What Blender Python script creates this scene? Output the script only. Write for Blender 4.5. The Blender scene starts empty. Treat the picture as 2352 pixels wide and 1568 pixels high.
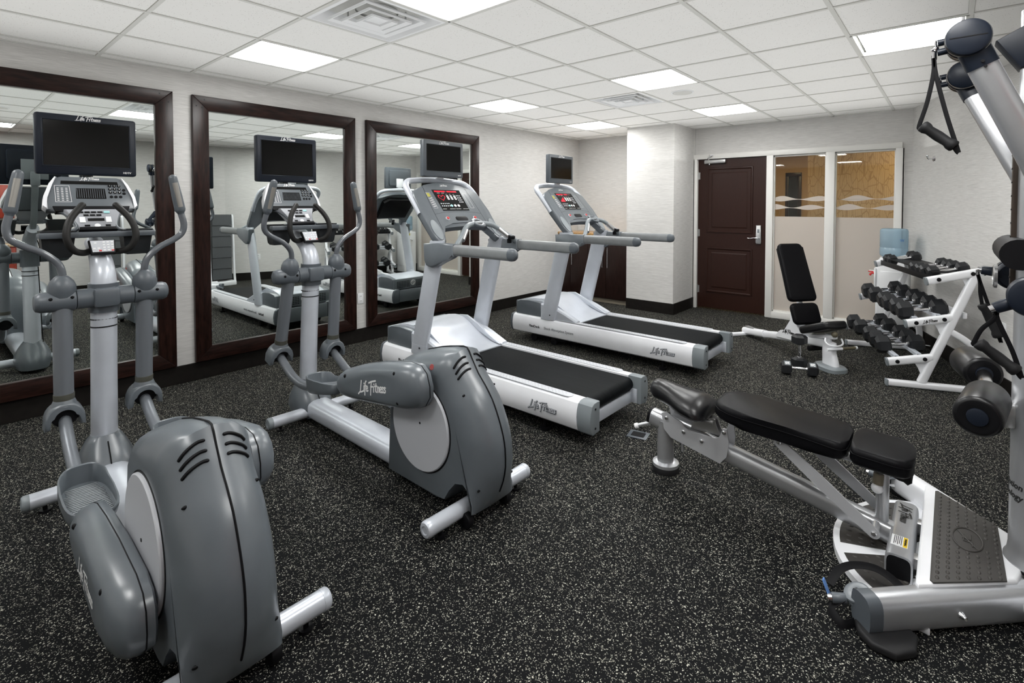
import bpy, bmesh, math, random
from mathutils import Vector, Matrix
random.seed(7)
S = bpy.context.scene
COL = S.collection
V = Vector
PI = math.pi
# ---------------------------------------------------------------- camera, exposure, world
cd = bpy.data.cameras.new('camera'); cam = bpy.data.objects.new('camera', cd); COL.objects.link(cam)
YAW, PITCH, ROLL = -0.6944, -0.0264, 0.0015
f_ = V((math.sin(YAW)*math.cos(PITCH), math.cos(YAW)*math.cos(PITCH), math.sin(PITCH)))
r_ = V((math.cos(YAW), -math.sin(YAW), 0)); u_ = r_.cross(f_)
rr = math.cos(ROLL)*r_+math.sin(ROLL)*u_; uu = -math.sin(ROLL)*r_+math.cos(ROLL)*u_
cam.matrix_world = Matrix(((rr.x, uu.x, -f_.x, 4.8137), (rr.y, uu.y, -f_.y, -0.2363), (rr.z, uu.z, -f_.z, 1.5053), (0, 0, 0, 1)))
cd.sensor_fit = 'HORIZONTAL'; cd.sensor_width = 36; cd.lens = 1159.87/2352*36
cd.shift_x = (1176-1221.45)/2352; cd.shift_y = (500.84-784)/2352
cd.clip_start = 0.02
S.camera = cam
S.view_settings.view_transform = 'Standard'; S.view_settings.look = 'None'
S.view_settings.gamma = 1; S.view_settings.use_curve_mapping = False
S.view_settings.exposure = 0.1
w = bpy.data.worlds.new('world'); S.world = w; w.use_nodes = True
w.node_tree.nodes['Background'].inputs[0].default_value = (1, .98, .95, 1)
w.node_tree.nodes['Background'].inputs[1].default_value = 0.12
LIGHT_W = 25.0      # strength of the ceiling light diffusers
def area(name, loc, sx, sy, power, rot):
    l = bpy.data.lights.new(name, 'AREA'); l.shape = 'RECTANGLE'; l.size = sx; l.size_y = sy; l.energy = power; l.color = (1, 1, .99); l.spread = math.radians(155)
    o = bpy.data.objects.new(name, l); COL.objects.link(o); o.location = loc; o.rotation_euler = rot; return o
area('ceiling_fill', (2.35, 2.2, 2.13), 4.7, 9.0, 76, (math.pi, 0, 0))     # unseen fill lamp facing up, added to brighten the ceiling
# ---------------------------------------------------------------- materials
MATS = {}
def mat(name, color, rough=.5, metal=0., noise=0., nscale=40, bump=0., bscale=300, coat=0., spec=.5, stretch=None, emit=0.):
    if name in MATS: return MATS[name]
    m = bpy.data.materials.new(name); m.use_nodes = True; nt = m.node_tree; b = nt.nodes['Principled BSDF']
    b.inputs['Base Color'].default_value = (*color, 1); b.inputs['Roughness'].default_value = rough
    b.inputs['Metallic'].default_value = metal; b.inputs['Coat Weight'].default_value = coat
    b.inputs['Specular IOR Level'].default_value = spec
    if emit:
        b.inputs['Emission Color'].default_value = (*color, 1); b.inputs['Emission Strength'].default_value = emit
    if noise or bump:
        tc = nt.nodes.new('ShaderNodeTexCoord'); mp = nt.nodes.new('ShaderNodeMapping')
        nt.links.new(tc.outputs['Object'], mp.inputs[0])
        if stretch: mp.inputs['Scale'].default_value = stretch
    if noise:
        n = nt.nodes.new('ShaderNodeTexNoise'); n.inputs['Scale'].default_value = nscale; n.inputs['Detail'].default_value = 4
        nt.links.new(mp.outputs[0], n.inputs['Vector'])
        r = nt.nodes.new('ShaderNodeValToRGB')
        r.color_ramp.elements[0].position = .3; r.color_ramp.elements[1].position = .7
        r.color_ramp.elements[0].color = (*[c*(1-noise) for c in color], 1)
        r.color_ramp.elements[1].color = (*[min(1, c*(1+noise)) for c in color], 1)
        nt.links.new(n.outputs[0], r.inputs[0]); nt.links.new(r.outputs[0], b.inputs['Base Color'])
    if bump:
        n = nt.nodes.new('ShaderNodeTexNoise'); n.inputs['Scale'].default_value = bscale; n.inputs['Detail'].default_value = 2
        nt.links.new(mp.outputs[0], n.inputs['Vector'])
        bp = nt.nodes.new('ShaderNodeBump'); bp.inputs['Strength'].default_value = bump; bp.inputs['Distance'].default_value = .002
        nt.links.new(n.outputs[0], bp.inputs['Height']); nt.links.new(bp.outputs[0], b.inputs['Normal'])
    MATS[name] = m; return m
silver = mat('silver_paint', (.56, .59, .645), .32, .25, noise=.04, nscale=8)
silver2 = mat('silver_paint_white', (.84, .85, .88), .3, .1, noise=.03, nscale=6)
silver4 = mat('silver_matte', (.46, .47, .49), .45, .3)
silver3 = mat('silver_metallic', (.50, .51, .53), .32, .7, noise=.03, nscale=10)
grey = mat('grey_plastic', (.112, .128, .143), .30, spec=.7, noise=.05, nscale=12, bump=.05, bscale=600)
grey2 = mat('grey_plastic_dark', (.085, .098, .112), .38, bump=.05, bscale=600)
grey3 = mat('grey_plastic_light', (.25, .27, .285), .42)
greycap = mat('grey_cap', (.20, .225, .24), .4)
tubegrey = mat('grey_gloss_tube', (.10, .11, .125), .22, coat=.4)
armgrey = mat('grey_arm_paint', (.17, .185, .205), .35, .3)
black = mat('black_plastic', (.005, .005, .006), .5, spec=.16)
rubber = mat('black_rubber', (.010, .010, .011), .6, spec=.3, bump=.1, bscale=400)
padgrey = mat('grey_rubber', (.06, .065, .07), .6)
vinyl = mat('black_vinyl', (.004, .004, .005), .42, bump=.12, bscale=700, spec=.1)
vinyl2 = mat('black_leather', (.005, .005, .006), .32, bump=.08, bscale=500, spec=.42)
chrome = mat('chrome', (.80, .80, .82), .12, 1.)
steel = mat('brushed_steel', (.50, .50, .50), .3, .9)
navy = mat('navy_plastic', (.008, .012, .021), .40, spec=.28, bump=.05, bscale=700)
screen = mat('screen_glass', (.004, .004, .004), .12, spec=.25)
discm = mat('disc_silver', (.53, .545, .58), .38, .1)
white = mat('white_print', (.85, .85, .85), .5)
whitepl = mat('white_plastic', (.78, .79, .80), .35)
blackprint = mat('black_print', (.01, .01, .01), .5)
ledred = mat('led_red', (.8, .01, .035), .5, emit=.45)
ledoff = mat('led_dim', (.12, .004, .012), .5, emit=.3)
redbtn = mat('red_button', (.55, .03, .03), .4)
yellow = mat('yellow_print', (.8, .55, .03), .5)
aqua = mat('aqua_button', (.35, .65, .66), .4)
beltm = mat('treadmill_belt', (.004, .005, .006), .6, spec=.1, noise=.5, nscale=5, stretch=(1, 30, 1), bump=.06, bscale=900)
tread = mat('rubber_tread', (.035, .032, .029), .55, noise=.15, nscale=10)
darkwood = mat('dark_walnut', (.015, .006, .0045), .3, noise=.65, nscale=7, stretch=(9, 9, 1.2), spec=.22)
darkwoodh = mat('dark_walnut_across', (.015, .006, .0045), .3, noise=.65, nscale=7, stretch=(9, 1.2, 9), spec=.22)
doorwood = mat('door_brown', (.027, .0105, .0075), .3, noise=.1, nscale=30, stretch=(3, 3, .4), spec=.28)
cabwood = mat('cabinet_walnut', (.018, .0085, .007), .33, noise=.35, nscale=9, stretch=(8, 8, .8), spec=.25)
counterm = mat('tan_stone', (.42, .24, .09), .3, noise=.45, nscale=60)
kickm = mat('beige_kick', (.25, .215, .165), .5)
trimw = mat('white_trim', (.74, .73, .70), .4)
base_m = mat('baseboard_rubber', (.009, .0075, .0065), .6, spec=.15, noise=.2, nscale=20)
redwood = mat('red_cherry', (.23, .028, .014), .35, noise=.2, nscale=8, stretch=(6, 6, 1))
granite = mat('granite', (.50, .36, .22), .25, noise=.6, nscale=90)
panelm = mat('panel_grey', (.30, .31, .335), .4)
cupm = mat('cup_black', (.016, .018, .02), .45, spec=.3)
pulsem = mat('pulse_metal', (.27, .26, .24), .35, .5)
gripm = mat('worn_grip', (.012, .0115, .011), .5, spec=.3)
foam = mat('black_foam', (.015, .0145, .0135), .6)
dumb = mat('black_hex_rubber', (.012, .013, .015), .45, spec=.4, noise=.2, nscale=60, bump=.1, bscale=300)
tile_m = None
def nodes(name):
    m = bpy.data.materials.new(name); m.use_nodes = True; MATS[name] = m
    return m, m.node_tree, m.node_tree.nodes['Principled BSDF']
def N(nt, t, **kw):
    n = nt.nodes.new('ShaderNode'+t)
    for k, v in kw.items():
        if k in n.inputs: n.inputs[k].default_value = v
        else: setattr(n, k, v)
    return n
# black rubber floor with pale flecks
floor_m, nt, b = nodes('speckled_rubber'); L = nt.links.new
tc = N(nt, 'TexCoord'); dn = N(nt, 'TexNoise', Scale=90.); L(tc.outputs['Object'], dn.inputs['Vector'])
dm = N(nt, 'VectorMath', operation='MULTIPLY_ADD'); L(dn.outputs['Color'], dm.inputs[0]); dm.inputs[1].default_value = (.012,)*3; L(tc.outputs['Object'], dm.inputs[2])
cols = []
for sc, th, jit in ((170., .82, .44), (290., .85, .44)):
    v = N(nt, 'TexVoronoi', Scale=sc); L(dm.outputs[0], v.inputs['Vector'])
    sp = N(nt, 'SeparateColor'); L(v.outputs['Color'], sp.inputs[0])
    g1 = N(nt, 'Math', operation='GREATER_THAN'); L(sp.outputs[0], g1.inputs[0]); g1.inputs[1].default_value = th
    g2 = N(nt, 'Math', operation='LESS_THAN'); L(v.outputs['Distance'], g2.inputs[0]); g2.inputs[1].default_value = jit
    mu = N(nt, 'Math', operation='MULTIPLY'); L(g1.outputs[0], mu.inputs[0]); L(g2.outputs[0], mu.inputs[1])
    cr = N(nt, 'ValToRGB'); L(sp.outputs[1], cr.inputs[0])
    e = cr.color_ramp.elements; e[0].color = (.10, .10, .085, 1); e[1].color = (.60, .59, .51, 1); x = e.new(.5); x.color = (.29, .28, .235, 1)
    cols.append((mu, cr))
mx = N(nt, 'Mix', data_type='RGBA'); mx.inputs[6].default_value = (.003, .0033, .0038, 1)
L(cols[0][0].outputs[0], mx.inputs[0]); L(cols[0][1].outputs[0], mx.inputs[7])
mx2 = N(nt, 'Mix', data_type='RGBA'); L(mx.outputs[2], mx2.inputs[6]); L(cols[1][0].outputs[0], mx2.inputs[0]); L(cols[1][1].outputs[0], mx2.inputs[7])
L(mx2.outputs[2], b.inputs['Base Color']); b.inputs['Roughness'].default_value = .75; b.inputs['Specular IOR Level'].default_value = .1
bn = N(nt, 'TexNoise', Scale=220.); L(tc.outputs['Object'], bn.inputs['Vector'])
bp = N(nt, 'Bump', Strength=.35, Distance=.003); L(bn.outputs[0], bp.inputs['Height']); L(bp.outputs[0], b.inputs['Normal'])
# striated wallpaper
def wallpaper(name, c0, c1):
    m, nt, b = nodes(name); L = nt.links.new
    tc = N(nt, 'TexCoord'); mp = N(nt, 'Mapping'); mp.inputs['Scale'].default_value = (5, 5, 170); L(tc.outputs['Object'], mp.inputs[0])
    n1 = N(nt, 'TexNoise', Scale=1.6, Detail=5., Roughness=.65); L(mp.outputs[0], n1.inputs['Vector'])
    r = N(nt, 'ValToRGB'); r.color_ramp.elements[0].position = .32; r.color_ramp.elements[1].position = .68
    r.color_ramp.elements[0].color = (*c0, 1); r.color_ramp.elements[1].color = (*c1, 1)
    L(n1.outputs[0], r.inputs[0]); L(r.outputs[0], b.inputs['Base Color']); b.inputs['Roughness'].default_value = .75
    bp = N(nt, 'Bump', Strength=.2, Distance=.002); L(n1.outputs[0], bp.inputs['Height']); L(bp.outputs[0], b.inputs['Normal'])
    return m
wall_m = wallpaper('striated_wallpaper', (.51, .50, .485), (.70, .69, .67))
# ceiling tile
tile_m, nt, b = nodes('mineral_tile'); L = nt.links.new
tc = N(nt, 'TexCoord'); v = N(nt, 'TexVoronoi', Scale=160.); L(tc.outputs['Object'], v.inputs['Vector'])
sp = N(nt, 'SeparateColor'); L(v.outputs['Color'], sp.inputs[0])
g1 = N(nt, 'Math', operation='GREATER_THAN'); L(sp.outputs[0], g1.inputs[0]); g1.inputs[1].default_value = .93
g2 = N(nt, 'Math', operation='LESS_THAN'); L(v.outputs['Distance'], g2.inputs[0]); g2.inputs[1].default_value = .3
mu = N(nt, 'Math', operation='MULTIPLY'); L(g1.outputs[0], mu.inputs[0]); L(g2.outputs[0], mu.inputs[1])
mx = N(nt, 'Mix', data_type='RGBA'); mx.inputs[6].default_value = (.80, .795, .775, 1); mx.inputs[7].default_value = (.34, .33, .30, 1)
L(mu.outputs[0], mx.inputs[0]); L(mx.outputs[2], b.inputs['Base Color']); b.inputs['Roughness'].default_value = .85
bn = N(nt, 'TexNoise', Scale=140., Detail=3.); L(tc.outputs['Object'], bn.inputs['Vector'])
bp = N(nt, 'Bump', Strength=.3, Distance=.002); L(bn.outputs[0], bp.inputs['Height']); L(bp.outputs[0], b.inputs['Normal'])
tee_m = mat('ceiling_tee', (.60, .60, .57), .5)
lightm, nt, b = nodes('light_diffuser')
b.inputs['Base Color'].default_value = (.9, .9, .9, 1); b.inputs['Emission Color'].default_value = (1, 1, .985, 1); b.inputs['Emission Strength'].default_value = LIGHT_W
warm, nt, b = nodes('warm_diffuser')
b.inputs['Emission Color'].default_value = (1, .75, .42, 1); b.inputs['Emission Strength'].default_value = 24
mirror_m = mat('mirror_glass', (.80, .84, .82), .004, 1.)
# glass, frosted film, blue water bottle
glass_m, nt, b = nodes('clear_glass'); L = nt.links.new
tr = N(nt, 'BsdfTransparent'); tr.inputs[0].default_value = (.93, .95, .93, 1); gl = N(nt, 'BsdfGlossy'); gl.inputs['Roughness'].default_value = .01
fr = N(nt, 'Fresnel', IOR=1.5); ms = N(nt, 'MixShader'); L(fr.outputs[0], ms.inputs[0]); L(tr.outputs[0], ms.inputs[1]); L(gl.outputs[0], ms.inputs[2])
L(ms.outputs[0], nt.nodes['Material Output'].inputs[0])
frost_m, nt, b = nodes('frosted_film'); L = nt.links.new
df = N(nt, 'BsdfDiffuse'); df.inputs[0].default_value = (.76, .71, .66, 1); tl = N(nt, 'BsdfTranslucent'); tl.inputs[0].default_value = (.8, .72, .62, 1)
ms = N(nt, 'MixShader'); ms.inputs[0].default_value = .42; L(df.outputs[0], ms.inputs[1]); L(tl.outputs[0], ms.inputs[2])
L(ms.outputs[0], nt.nodes['Material Output'].inputs[0])
bottle_m, nt, b = nodes('blue_bottle'); L = nt.links.new
tr = N(nt, 'BsdfTransparent'); tr.inputs[0].default_value = (.66, .80, .88, 1)
b.inputs['Base Color'].default_value = (.42, .55, .64, 1); b.inputs['Roughness'].default_value = .12
ms = N(nt, 'MixShader'); ms.inputs[0].default_value = .5; L(tr.outputs[0], ms.inputs[1]); L(b.outputs[0], ms.inputs[2]); L(ms.outputs[0], nt.nodes['Material Output'].inputs[0])
# ---------------------------------------------------------------- mesh builder
ORG = V((0, 0, 0))
def frame(z, x=None):
    z = V(z).normalized(); x = V(x) if x is not None else (V((0, 0, 1)) if abs(z.z) < .9 else V((1, 0, 0)))
    x = (x-z*x.dot(z)).normalized(); return x, z.cross(x), z
def crom(pts, res):
    P = [V(p) for p in pts]
    if res <= 1 or len(P) < 3: return P
    out = []
    for i in range(len(P)-1):
        p0 = P[i-1] if i else P[0]*2-P[1]; p1 = P[i]; p2 = P[i+1]; p3 = P[i+2] if i+2 < len(P) else P[-1]*2-P[-2]
        for k in range(res):
            t = k/res
            out.append(.5*((2*p1)+(p2-p0)*t+(2*p0-5*p1+4*p2-p3)*t*t+(3*p1-p0-3*p2+p3)*t**3))
    out.append(P[-1]); return out
class MB:
    def __init__(s): s.bm = bmesh.new()
    def merge(s, b2):
        me = bpy.data.meshes.new('t'); b2.to_mesh(me); b2.free(); s.bm.from_mesh(me); bpy.data.meshes.remove(me); return s
    def box(s, c, size, bev=0, seg=2, X=None, Z=None):
        b = bmesh.new(); bmesh.ops.create_cube(b, size=1)
        bmesh.ops.scale(b, vec=V(size), verts=b.verts)
        if bev: bmesh.ops.bevel(b, geom=b.edges[:], offset=bev, segments=seg, profile=.5, affect='EDGES')
        if X is not None or Z is not None:
            x, y, z = frame(Z or (0, 0, 1), X); bmesh.ops.transform(b, matrix=Matrix((x, y, z)).transposed().to_4x4(), verts=b.verts)
        bmesh.ops.translate(b, vec=V(c), verts=b.verts); return s.merge(b)
    def lathe(s, a, d, prof, n=24, caps=True, X=None):
        x, y, z = frame(d, X); a = V(a); b = bmesh.new(); rings = []
        for t, r in prof:
            rings.append([b.verts.new(a+z*t+(x*math.cos(2*PI*k/n)+y*math.sin(2*PI*k/n))*max(r, 1e-5)) for k in range(n)])
        return s._skin(b, rings, caps)
    def _skin(s, b, rings, caps):
        n = len(rings[0])
        for A, B in zip(rings, rings[1:]):
            for k in range(n): b.faces.new((A[k], A[(k+1) % n], B[(k+1) % n], B[k]))
        if caps: b.faces.new(rings[0][::-1]); b.faces.new(rings[-1])
        bmesh.ops.recalc_face_normals(b, faces=b.faces[:]); return s.merge(b)
    def loft(s, rings, caps=True):
        b = bmesh.new(); return s._skin(b, [[b.verts.new(V(p)) for p in r] for r in rings], caps)
    def cyl(s, a, c, r, r2=None, n=24, bev=0):
        a = V(a); c = V(c); h = (c-a).length; r2 = r if r2 is None else r2
        p = [(0, r), (h, r2)] if not bev else [(0, r-bev), (bev*.3, r-bev*.3), (bev, r), (h-bev, r2), (h-bev*.3, r2-bev*.3), (h, r2-bev)]
        return s.lathe(a, c-a, p, n)
    def ball(s, c, r, sc=(1, 1, 1), n=20):
        b = bmesh.new(); bmesh.ops.create_uvsphere(b, u_segments=n, v_segments=n//2+2, radius=r)
        bmesh.ops.scale(b, vec=V(sc), verts=b.verts); bmesh.ops.translate(b, vec=V(c), verts=b.verts); return s.merge(b)
    def tube(s, pts, r, n=14, res=6, sec=None, up=None, dome=False, ex=2.0):
        """sec=(half width across, half height along up); ex: superellipse exponent"""
        P = crom(pts, res); m = len(P); R = r if isinstance(r, (list, tuple)) else [r, r]
        T = [(P[min(i+1, m-1)]-P[max(i-1, 0)]).normalized() for i in range(m)]
        u = V(up) if up is not None else (V((0, 0, 1)) if abs(T[0].z) < .9 else V((1, 0, 0)))
        rows = []; b = bmesh.new()
        def ring(c, u, w, k):
            q = []
            for j in range(n):
                a = 2*PI*(j+.5)/n; ca, sa = math.cos(a), math.sin(a)
                ca = math.copysign(abs(ca)**(2/ex), ca); sa = math.copysign(abs(sa)**(2/ex), sa)
                q.append(b.verts.new(c+(w*ca*(sec[0] if sec else 1)+u*sa*(sec[1] if sec else 1))*k))
            return q
        for i in range(m):
            u = (u-T[i]*u.dot(T[i])).normalized(); w_ = T[i].cross(u)
            f = i/(m-1)*(len(R)-1); j = min(int(f), len(R)-2); k = R[j]+(R[j+1]-R[j])*(f-j)
            if sec: k = 1
            if i == 0 and dome:
                rr_ = sec[1] if sec else k
                for t in (.98, .75, .4): rows.append(ring(P[i]-T[i]*rr_*t, u, w_, k*math.sqrt(1-t*t)))
            rows.append(ring(P[i], u, w_, k))
            if i == m-1 and dome:
                rr_ = sec[1] if sec else k
                for t in (.4, .75, .98): rows.append(ring(P[i]+T[i]*rr_*t, u, w_, k*math.sqrt(1-t*t)))
        return s._skin(b, rows, True)
    def prism(s, poly, o, u, v, d0, d1, bev=0, seg=2):
        o = V(o); u = V(u); v = V(v); n = u.cross(v); b = bmesh.new()
        A = [b.verts.new(o+u*p[0]+v*p[1]+n*d0) for p in poly]; B = [b.verts.new(o+u*p[0]+v*p[1]+n*d1) for p in poly]
        k = len(poly)
        for i in range(k): b.faces.new((A[i], A[(i+1) % k], B[(i+1) % k], B[i]))
        fa = b.faces.new(A[::-1]); fb = b.faces.new(B)
        if bev:
            ed = set(fa.edges[:]+fb.edges[:]); bmesh.ops.bevel(b, geom=list(ed), offset=bev, segments=seg, profile=.5, affect='EDGES')
        bmesh.ops.recalc_face_normals(b, faces=b.faces[:]); return s.merge(b)
    def strokes(s, lines, o, u, v, size, wd, lift=.0008, res=4):
        """flat brush-stroke ribbons in the plane o,u,v"""
        o = V(o); u = V(u); v = V(v); n = u.cross(v).normalized(); b = bmesh.new()
        for ln in lines:
            P = crom([(x, y, 0) for x, y in ln], res if len(ln) > 2 else 1); m = len(P); L_ = []; R_ = []
            for i in range(m):
                t = (P[min(i+1, m-1)]-P[max(i-1, 0)]).normalized(); q = V((-t.y, t.x, 0))*wd/2
                if i == 0: a = P[i]-t*wd*.35
                elif i == m-1: a = P[i]+t*wd*.35
                else: a = P[i]
                for lst, sg in ((L_, 1), (R_, -1)):
                    c = a+q*sg; lst.append(b.verts.new(o+(u*c.x+v*c.y)*size+n*lift))
            for i in range(m-1): b.faces.new((R_[i], R_[i+1], L_[i+1], L_[i]))
        return s.merge(b)
    def build(s, name, m, parent=None, angle=38, label=None, kind=None):
        bmesh.ops.translate(s.bm, vec=-ORG, verts=s.bm.verts)
        me = bpy.data.meshes.new(name); s.bm.to_mesh(me); s.bm.free(); me.materials.append(m)
        for p in me.polygons: p.use_smooth = True
        me.set_sharp_from_angle(angle=math.radians(angle))
        o = bpy.data.objects.new(name, me); COL.objects.link(o)
        if parent: o.parent = parent
        if label: o['label'] = label
        if not kind and name in ('screw_recess', 'program_button', 'rocker_button', 'arrow_button', 'cap_screw', 'screw_plug', 'hanger', 'slot', 'keypad_button', 'power_button', 'panel_seam', 'bolt', 'cable'): kind = 'stuff'
        if kind: o['kind'] = kind
        return o
def thing(name, label, cat, loc=(0, 0, 0), rz=0, group=None):
    global ORG
    o = bpy.data.objects.new(name, None); COL.objects.link(o); o.location = loc; o.rotation_euler = (0, 0, rz); o.empty_display_size = .1
    o['label'] = label; o['category'] = cat
    if group: o['group'] = group
    ORG = V(loc) if rz == 0 else V((0, 0, 0)); return o
def tag(o, label, cat, group=None):
    o['label'] = label; o['category'] = cat
    if group: o['group'] = group
    return o
def struct(name, mb, m): o = mb.build(name, m); o['kind'] = 'structure'; return o
def text(name, txt, o, u, v, size, m, parent, ext=.0006, align='CENTER', bold=0, shear=0):
    cu = bpy.data.curves.new('t', 'FONT'); cu.body = txt; cu.size = size; cu.align_x = align; cu.align_y = 'CENTER'; cu.extrude = ext; cu.offset = bold; cu.shear = shear; cu.resolution_u = 2
    ob = bpy.data.objects.new('t', cu); me = bpy.data.meshes.new_from_object(ob); bpy.data.objects.remove(ob); bpy.data.curves.remove(cu)
    u = V(u).normalized(); v = V(v).normalized(); n = u.cross(v)
    M = Matrix((u, v, n)).transposed().to_4x4(); M.translation = V(o)-ORG+n*ext
    me.transform(M); me.materials.append(m); ob = bpy.data.objects.new(name, me); COL.objects.link(ob); ob.parent = parent; return ob
E_ = [(1.15, .25), (1.42, .3), (1.42, .48), (1.25, .48), (1.15, .25), (1.2, .03), (1.48, .1)]
S_ = [(4.15, .46), (3.97, .5), (3.9, .38), (4.06, .24), (4.03, .06), (3.8, .03)]
sh = lambda l, d: [(x+d, y) for x, y in l]
LOGO = [[(.42, 1.0), (.24, .5), (.02, -.08)], [(-.35, -.28), (-.05, -.1), (.3, -.06), (.66, .05)], [(.8, .5), (.7, 0)], [(.86, .72), (.88, .77)],
        [(1.3, .98), (1.13, .85), (.98, .4), (.8, -.35)], [(.9, .52), (1.2, .55)], E_, [(2.2, .92), (2.02, .4), (1.84, -.3)], [(1.72, .82), (2.2, .95), (2.95, 1.06)],
        [(1.98, .46), (2.36, .5)], [(2.52, .5), (2.42, 0)], [(2.6, .7), (2.62, .75)], [(2.98, .8), (2.8, .12), (2.9, .02)], [(2.68, .54), (3.12, .58)],
        [(3.2, .5), (3.08, 0)], [(3.13, .26), (3.3, .48), (3.42, .42), (3.33, .02)], sh(E_, 2.36), S_, sh(S_, .36)]
def logo(parent, o, u, v, width, m, wd=.13, name='logo_lettering'):
    """brush script name, centred on o"""
    u = V(u).normalized(); v = V(v).normalized(); k = width/4.9
    return MB().strokes(LOGO, V(o)-u*2.1*k-v*.35*k, u, v, k, wd).build(name, m, parent)
# ---------------------------------------------------------------- room shell
H = 2.613; XL = -.151; YD = 7.02; T = .6096
ROOM = [(XL, -2.6), (6.6, -2.6), (5.8, 3.5), (4.45, YD), (XL, YD)]
struct('floor', MB().prism([(XL-.1, -2.7), (6.8, -2.7), (6.8, 11), (XL-.1, 11)], (0, 0, 0), (1, 0, 0), (0, 1, 0), -.1, 0), floor_m)
ceil = struct('ceiling', MB().prism([(XL-.1, -2.7), (6.8, -2.7), (6.8, 7.2), (XL-.1, 7.2)], (0, 0, H+.06), (1, 0, 0), (0, 1, 0), 0, .1), tee_m)
def clip(poly, A, B):
    """keep the part of poly left of A->B"""
    out = []; s = lambda p: (B[0]-A[0])*(p[1]-A[1])-(B[1]-A[1])*(p[0]-A[0])
    for i in range(len(poly)):
        p, q = poly[i], poly[(i+1) % len(poly)]; a, c = s(p), s(q)
        if a >= 0: out.append(p)
        if a*c < 0: t = a/(a-c); out.append((p[0]+(q[0]-p[0])*t, p[1]+(q[1]-p[1])*t))
    return out
def roomclip(poly):
    for i in range(len(ROOM)):
        poly = clip(poly, ROOM[i], ROOM[(i+1) % len(ROOM)])
        if len(poly) < 3: return None
    return poly
LIGHTS = {(2, 1): 'square ceiling light panel near the mirror wall, above the nearer elliptical', (6, 1): 'square ceiling light panel above the third mirror and nearer treadmill',
          (9, 1): 'farthest square ceiling light panel, beside the white column', (2, 4): 'square ceiling light panel cut by the top edge, beside the big air vent',
          (6, 4): 'square ceiling light panel touching the smaller air vent and the round speaker', (9, 4): 'square ceiling light panel nearest the brown door',
          (6, 7): 'square ceiling light panel half hidden behind the cable tower pulley arm',
          (2, 7): 'ceiling light panel over the bench, seen only in the mirrors', (0, 8): 'ceiling light panel near the red cabinets, reflected in the left mirror',
          (-2, 1): 'ceiling light panel behind the ellipticals near the mirror wall', (-2, 4): 'ceiling light panel behind the camera in mid room'}
VENTS = {(2, 3): 'large square air vent with dusty louvres in the ceiling foreground', (7, 3): 'smaller looking square air vent in the far ceiling beside a light'}
full = None; g = .012
for i in range(-5, 12):
    for j in range(-1, 11):
        if (i, j) in LIGHTS or (i, j) in VENTS: continue
        x0, y0 = j*T, i*T
        poly = roomclip([(x0+g, y0+g), (x0+T-g, y0+g), (x0+T-g, y0+T-g), (x0+g, y0+T-g)])
        if not poly or 0 < len(poly) and max(p[0] for p in poly)-min(p[0] for p in poly) < .03: continue
        isf = len(poly) == 4 and abs((max(p[0] for p in poly)-min(p[0] for p in poly))-(T-2*g)) < 1e-6 and abs((max(p[1] for p in poly)-min(p[1] for p in poly))-(T-2*g)) < 1e-6
        ORG = V((x0+T/2, y0+T/2, H))
        if isf and full: o = bpy.data.objects.new('ceiling_tile', full); COL.objects.link(o)
        else:
            o = MB().prism(poly, (0, 0, H+.004), (1, 0, 0), (0, 1, 0), 0, .02, bev=.002, seg=1).build('ceiling_tile', tile_m)
            if isf: full = o.data
        o.location = ORG; o.parent = ceil
ORG = V((0, 0, 0))
for j in range(0, 11):
    y1 = YD if j*T < 4.45 else 3.5+(5.8-j*T)/(5.8-4.45)*(YD-3.5) if j*T < 5.8 else 3.5-(j*T-5.8)/.8*6.1
    MB().box((j*T, (-2.6+y1)/2, H+.008), (.024, y1+2.6, .02)).build('ceiling_grid_bar', tee_m, ceil)
for i in range(-4, 12):
    x1 = 6.6-(i*T+2.6)/6.1*.8 if i*T < 3.5 else 5.8-(i*T-3.5)/(YD-3.5)*1.35
    MB().box(((XL+x1)/2, i*T, H+.009), (x1-XL, .022, .02)).build('ceiling_grid_bar', tee_m, ceil)
MB().box((XL+.012, 2.2, H+.004), (.024, 9.6, .012)).build('ceiling_edge_angle', tee_m, ceil)
MB().box((3.2, YD-.012, H+.004), (2.5, .024, .012)).build('ceiling_edge_angle', tee_m, ceil)
for (i, j), lab in LIGHTS.items():
    c = V((j*T+T/2, i*T+T/2, H)); t = thing('ceiling_light', lab, 'ceiling light', c); h = T/2
    m = MB()
    for sx, sy, lx, ly in ((1, 0, .02, T), (-1, 0, .02, T), (0, 1, T, .02), (0, -1, T, .02)):
        m.box(c+V((sx*(h-.014), sy*(h-.014), .012)), (lx-.004 if lx > .1 else lx, ly-.004 if ly > .1 else ly, .03), bev=.003, seg=1)
    m.build('frame', tee_m, t)
    MB().box(c+V((0, 0, .05)), (T-.05, T-.05, .01)).build('backing', black, t)
    MB().box(c+V((0, 0, .022)), (T-.085, T-.085, .02), bev=.006, seg=2).build('diffuser', lightm, t)
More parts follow.
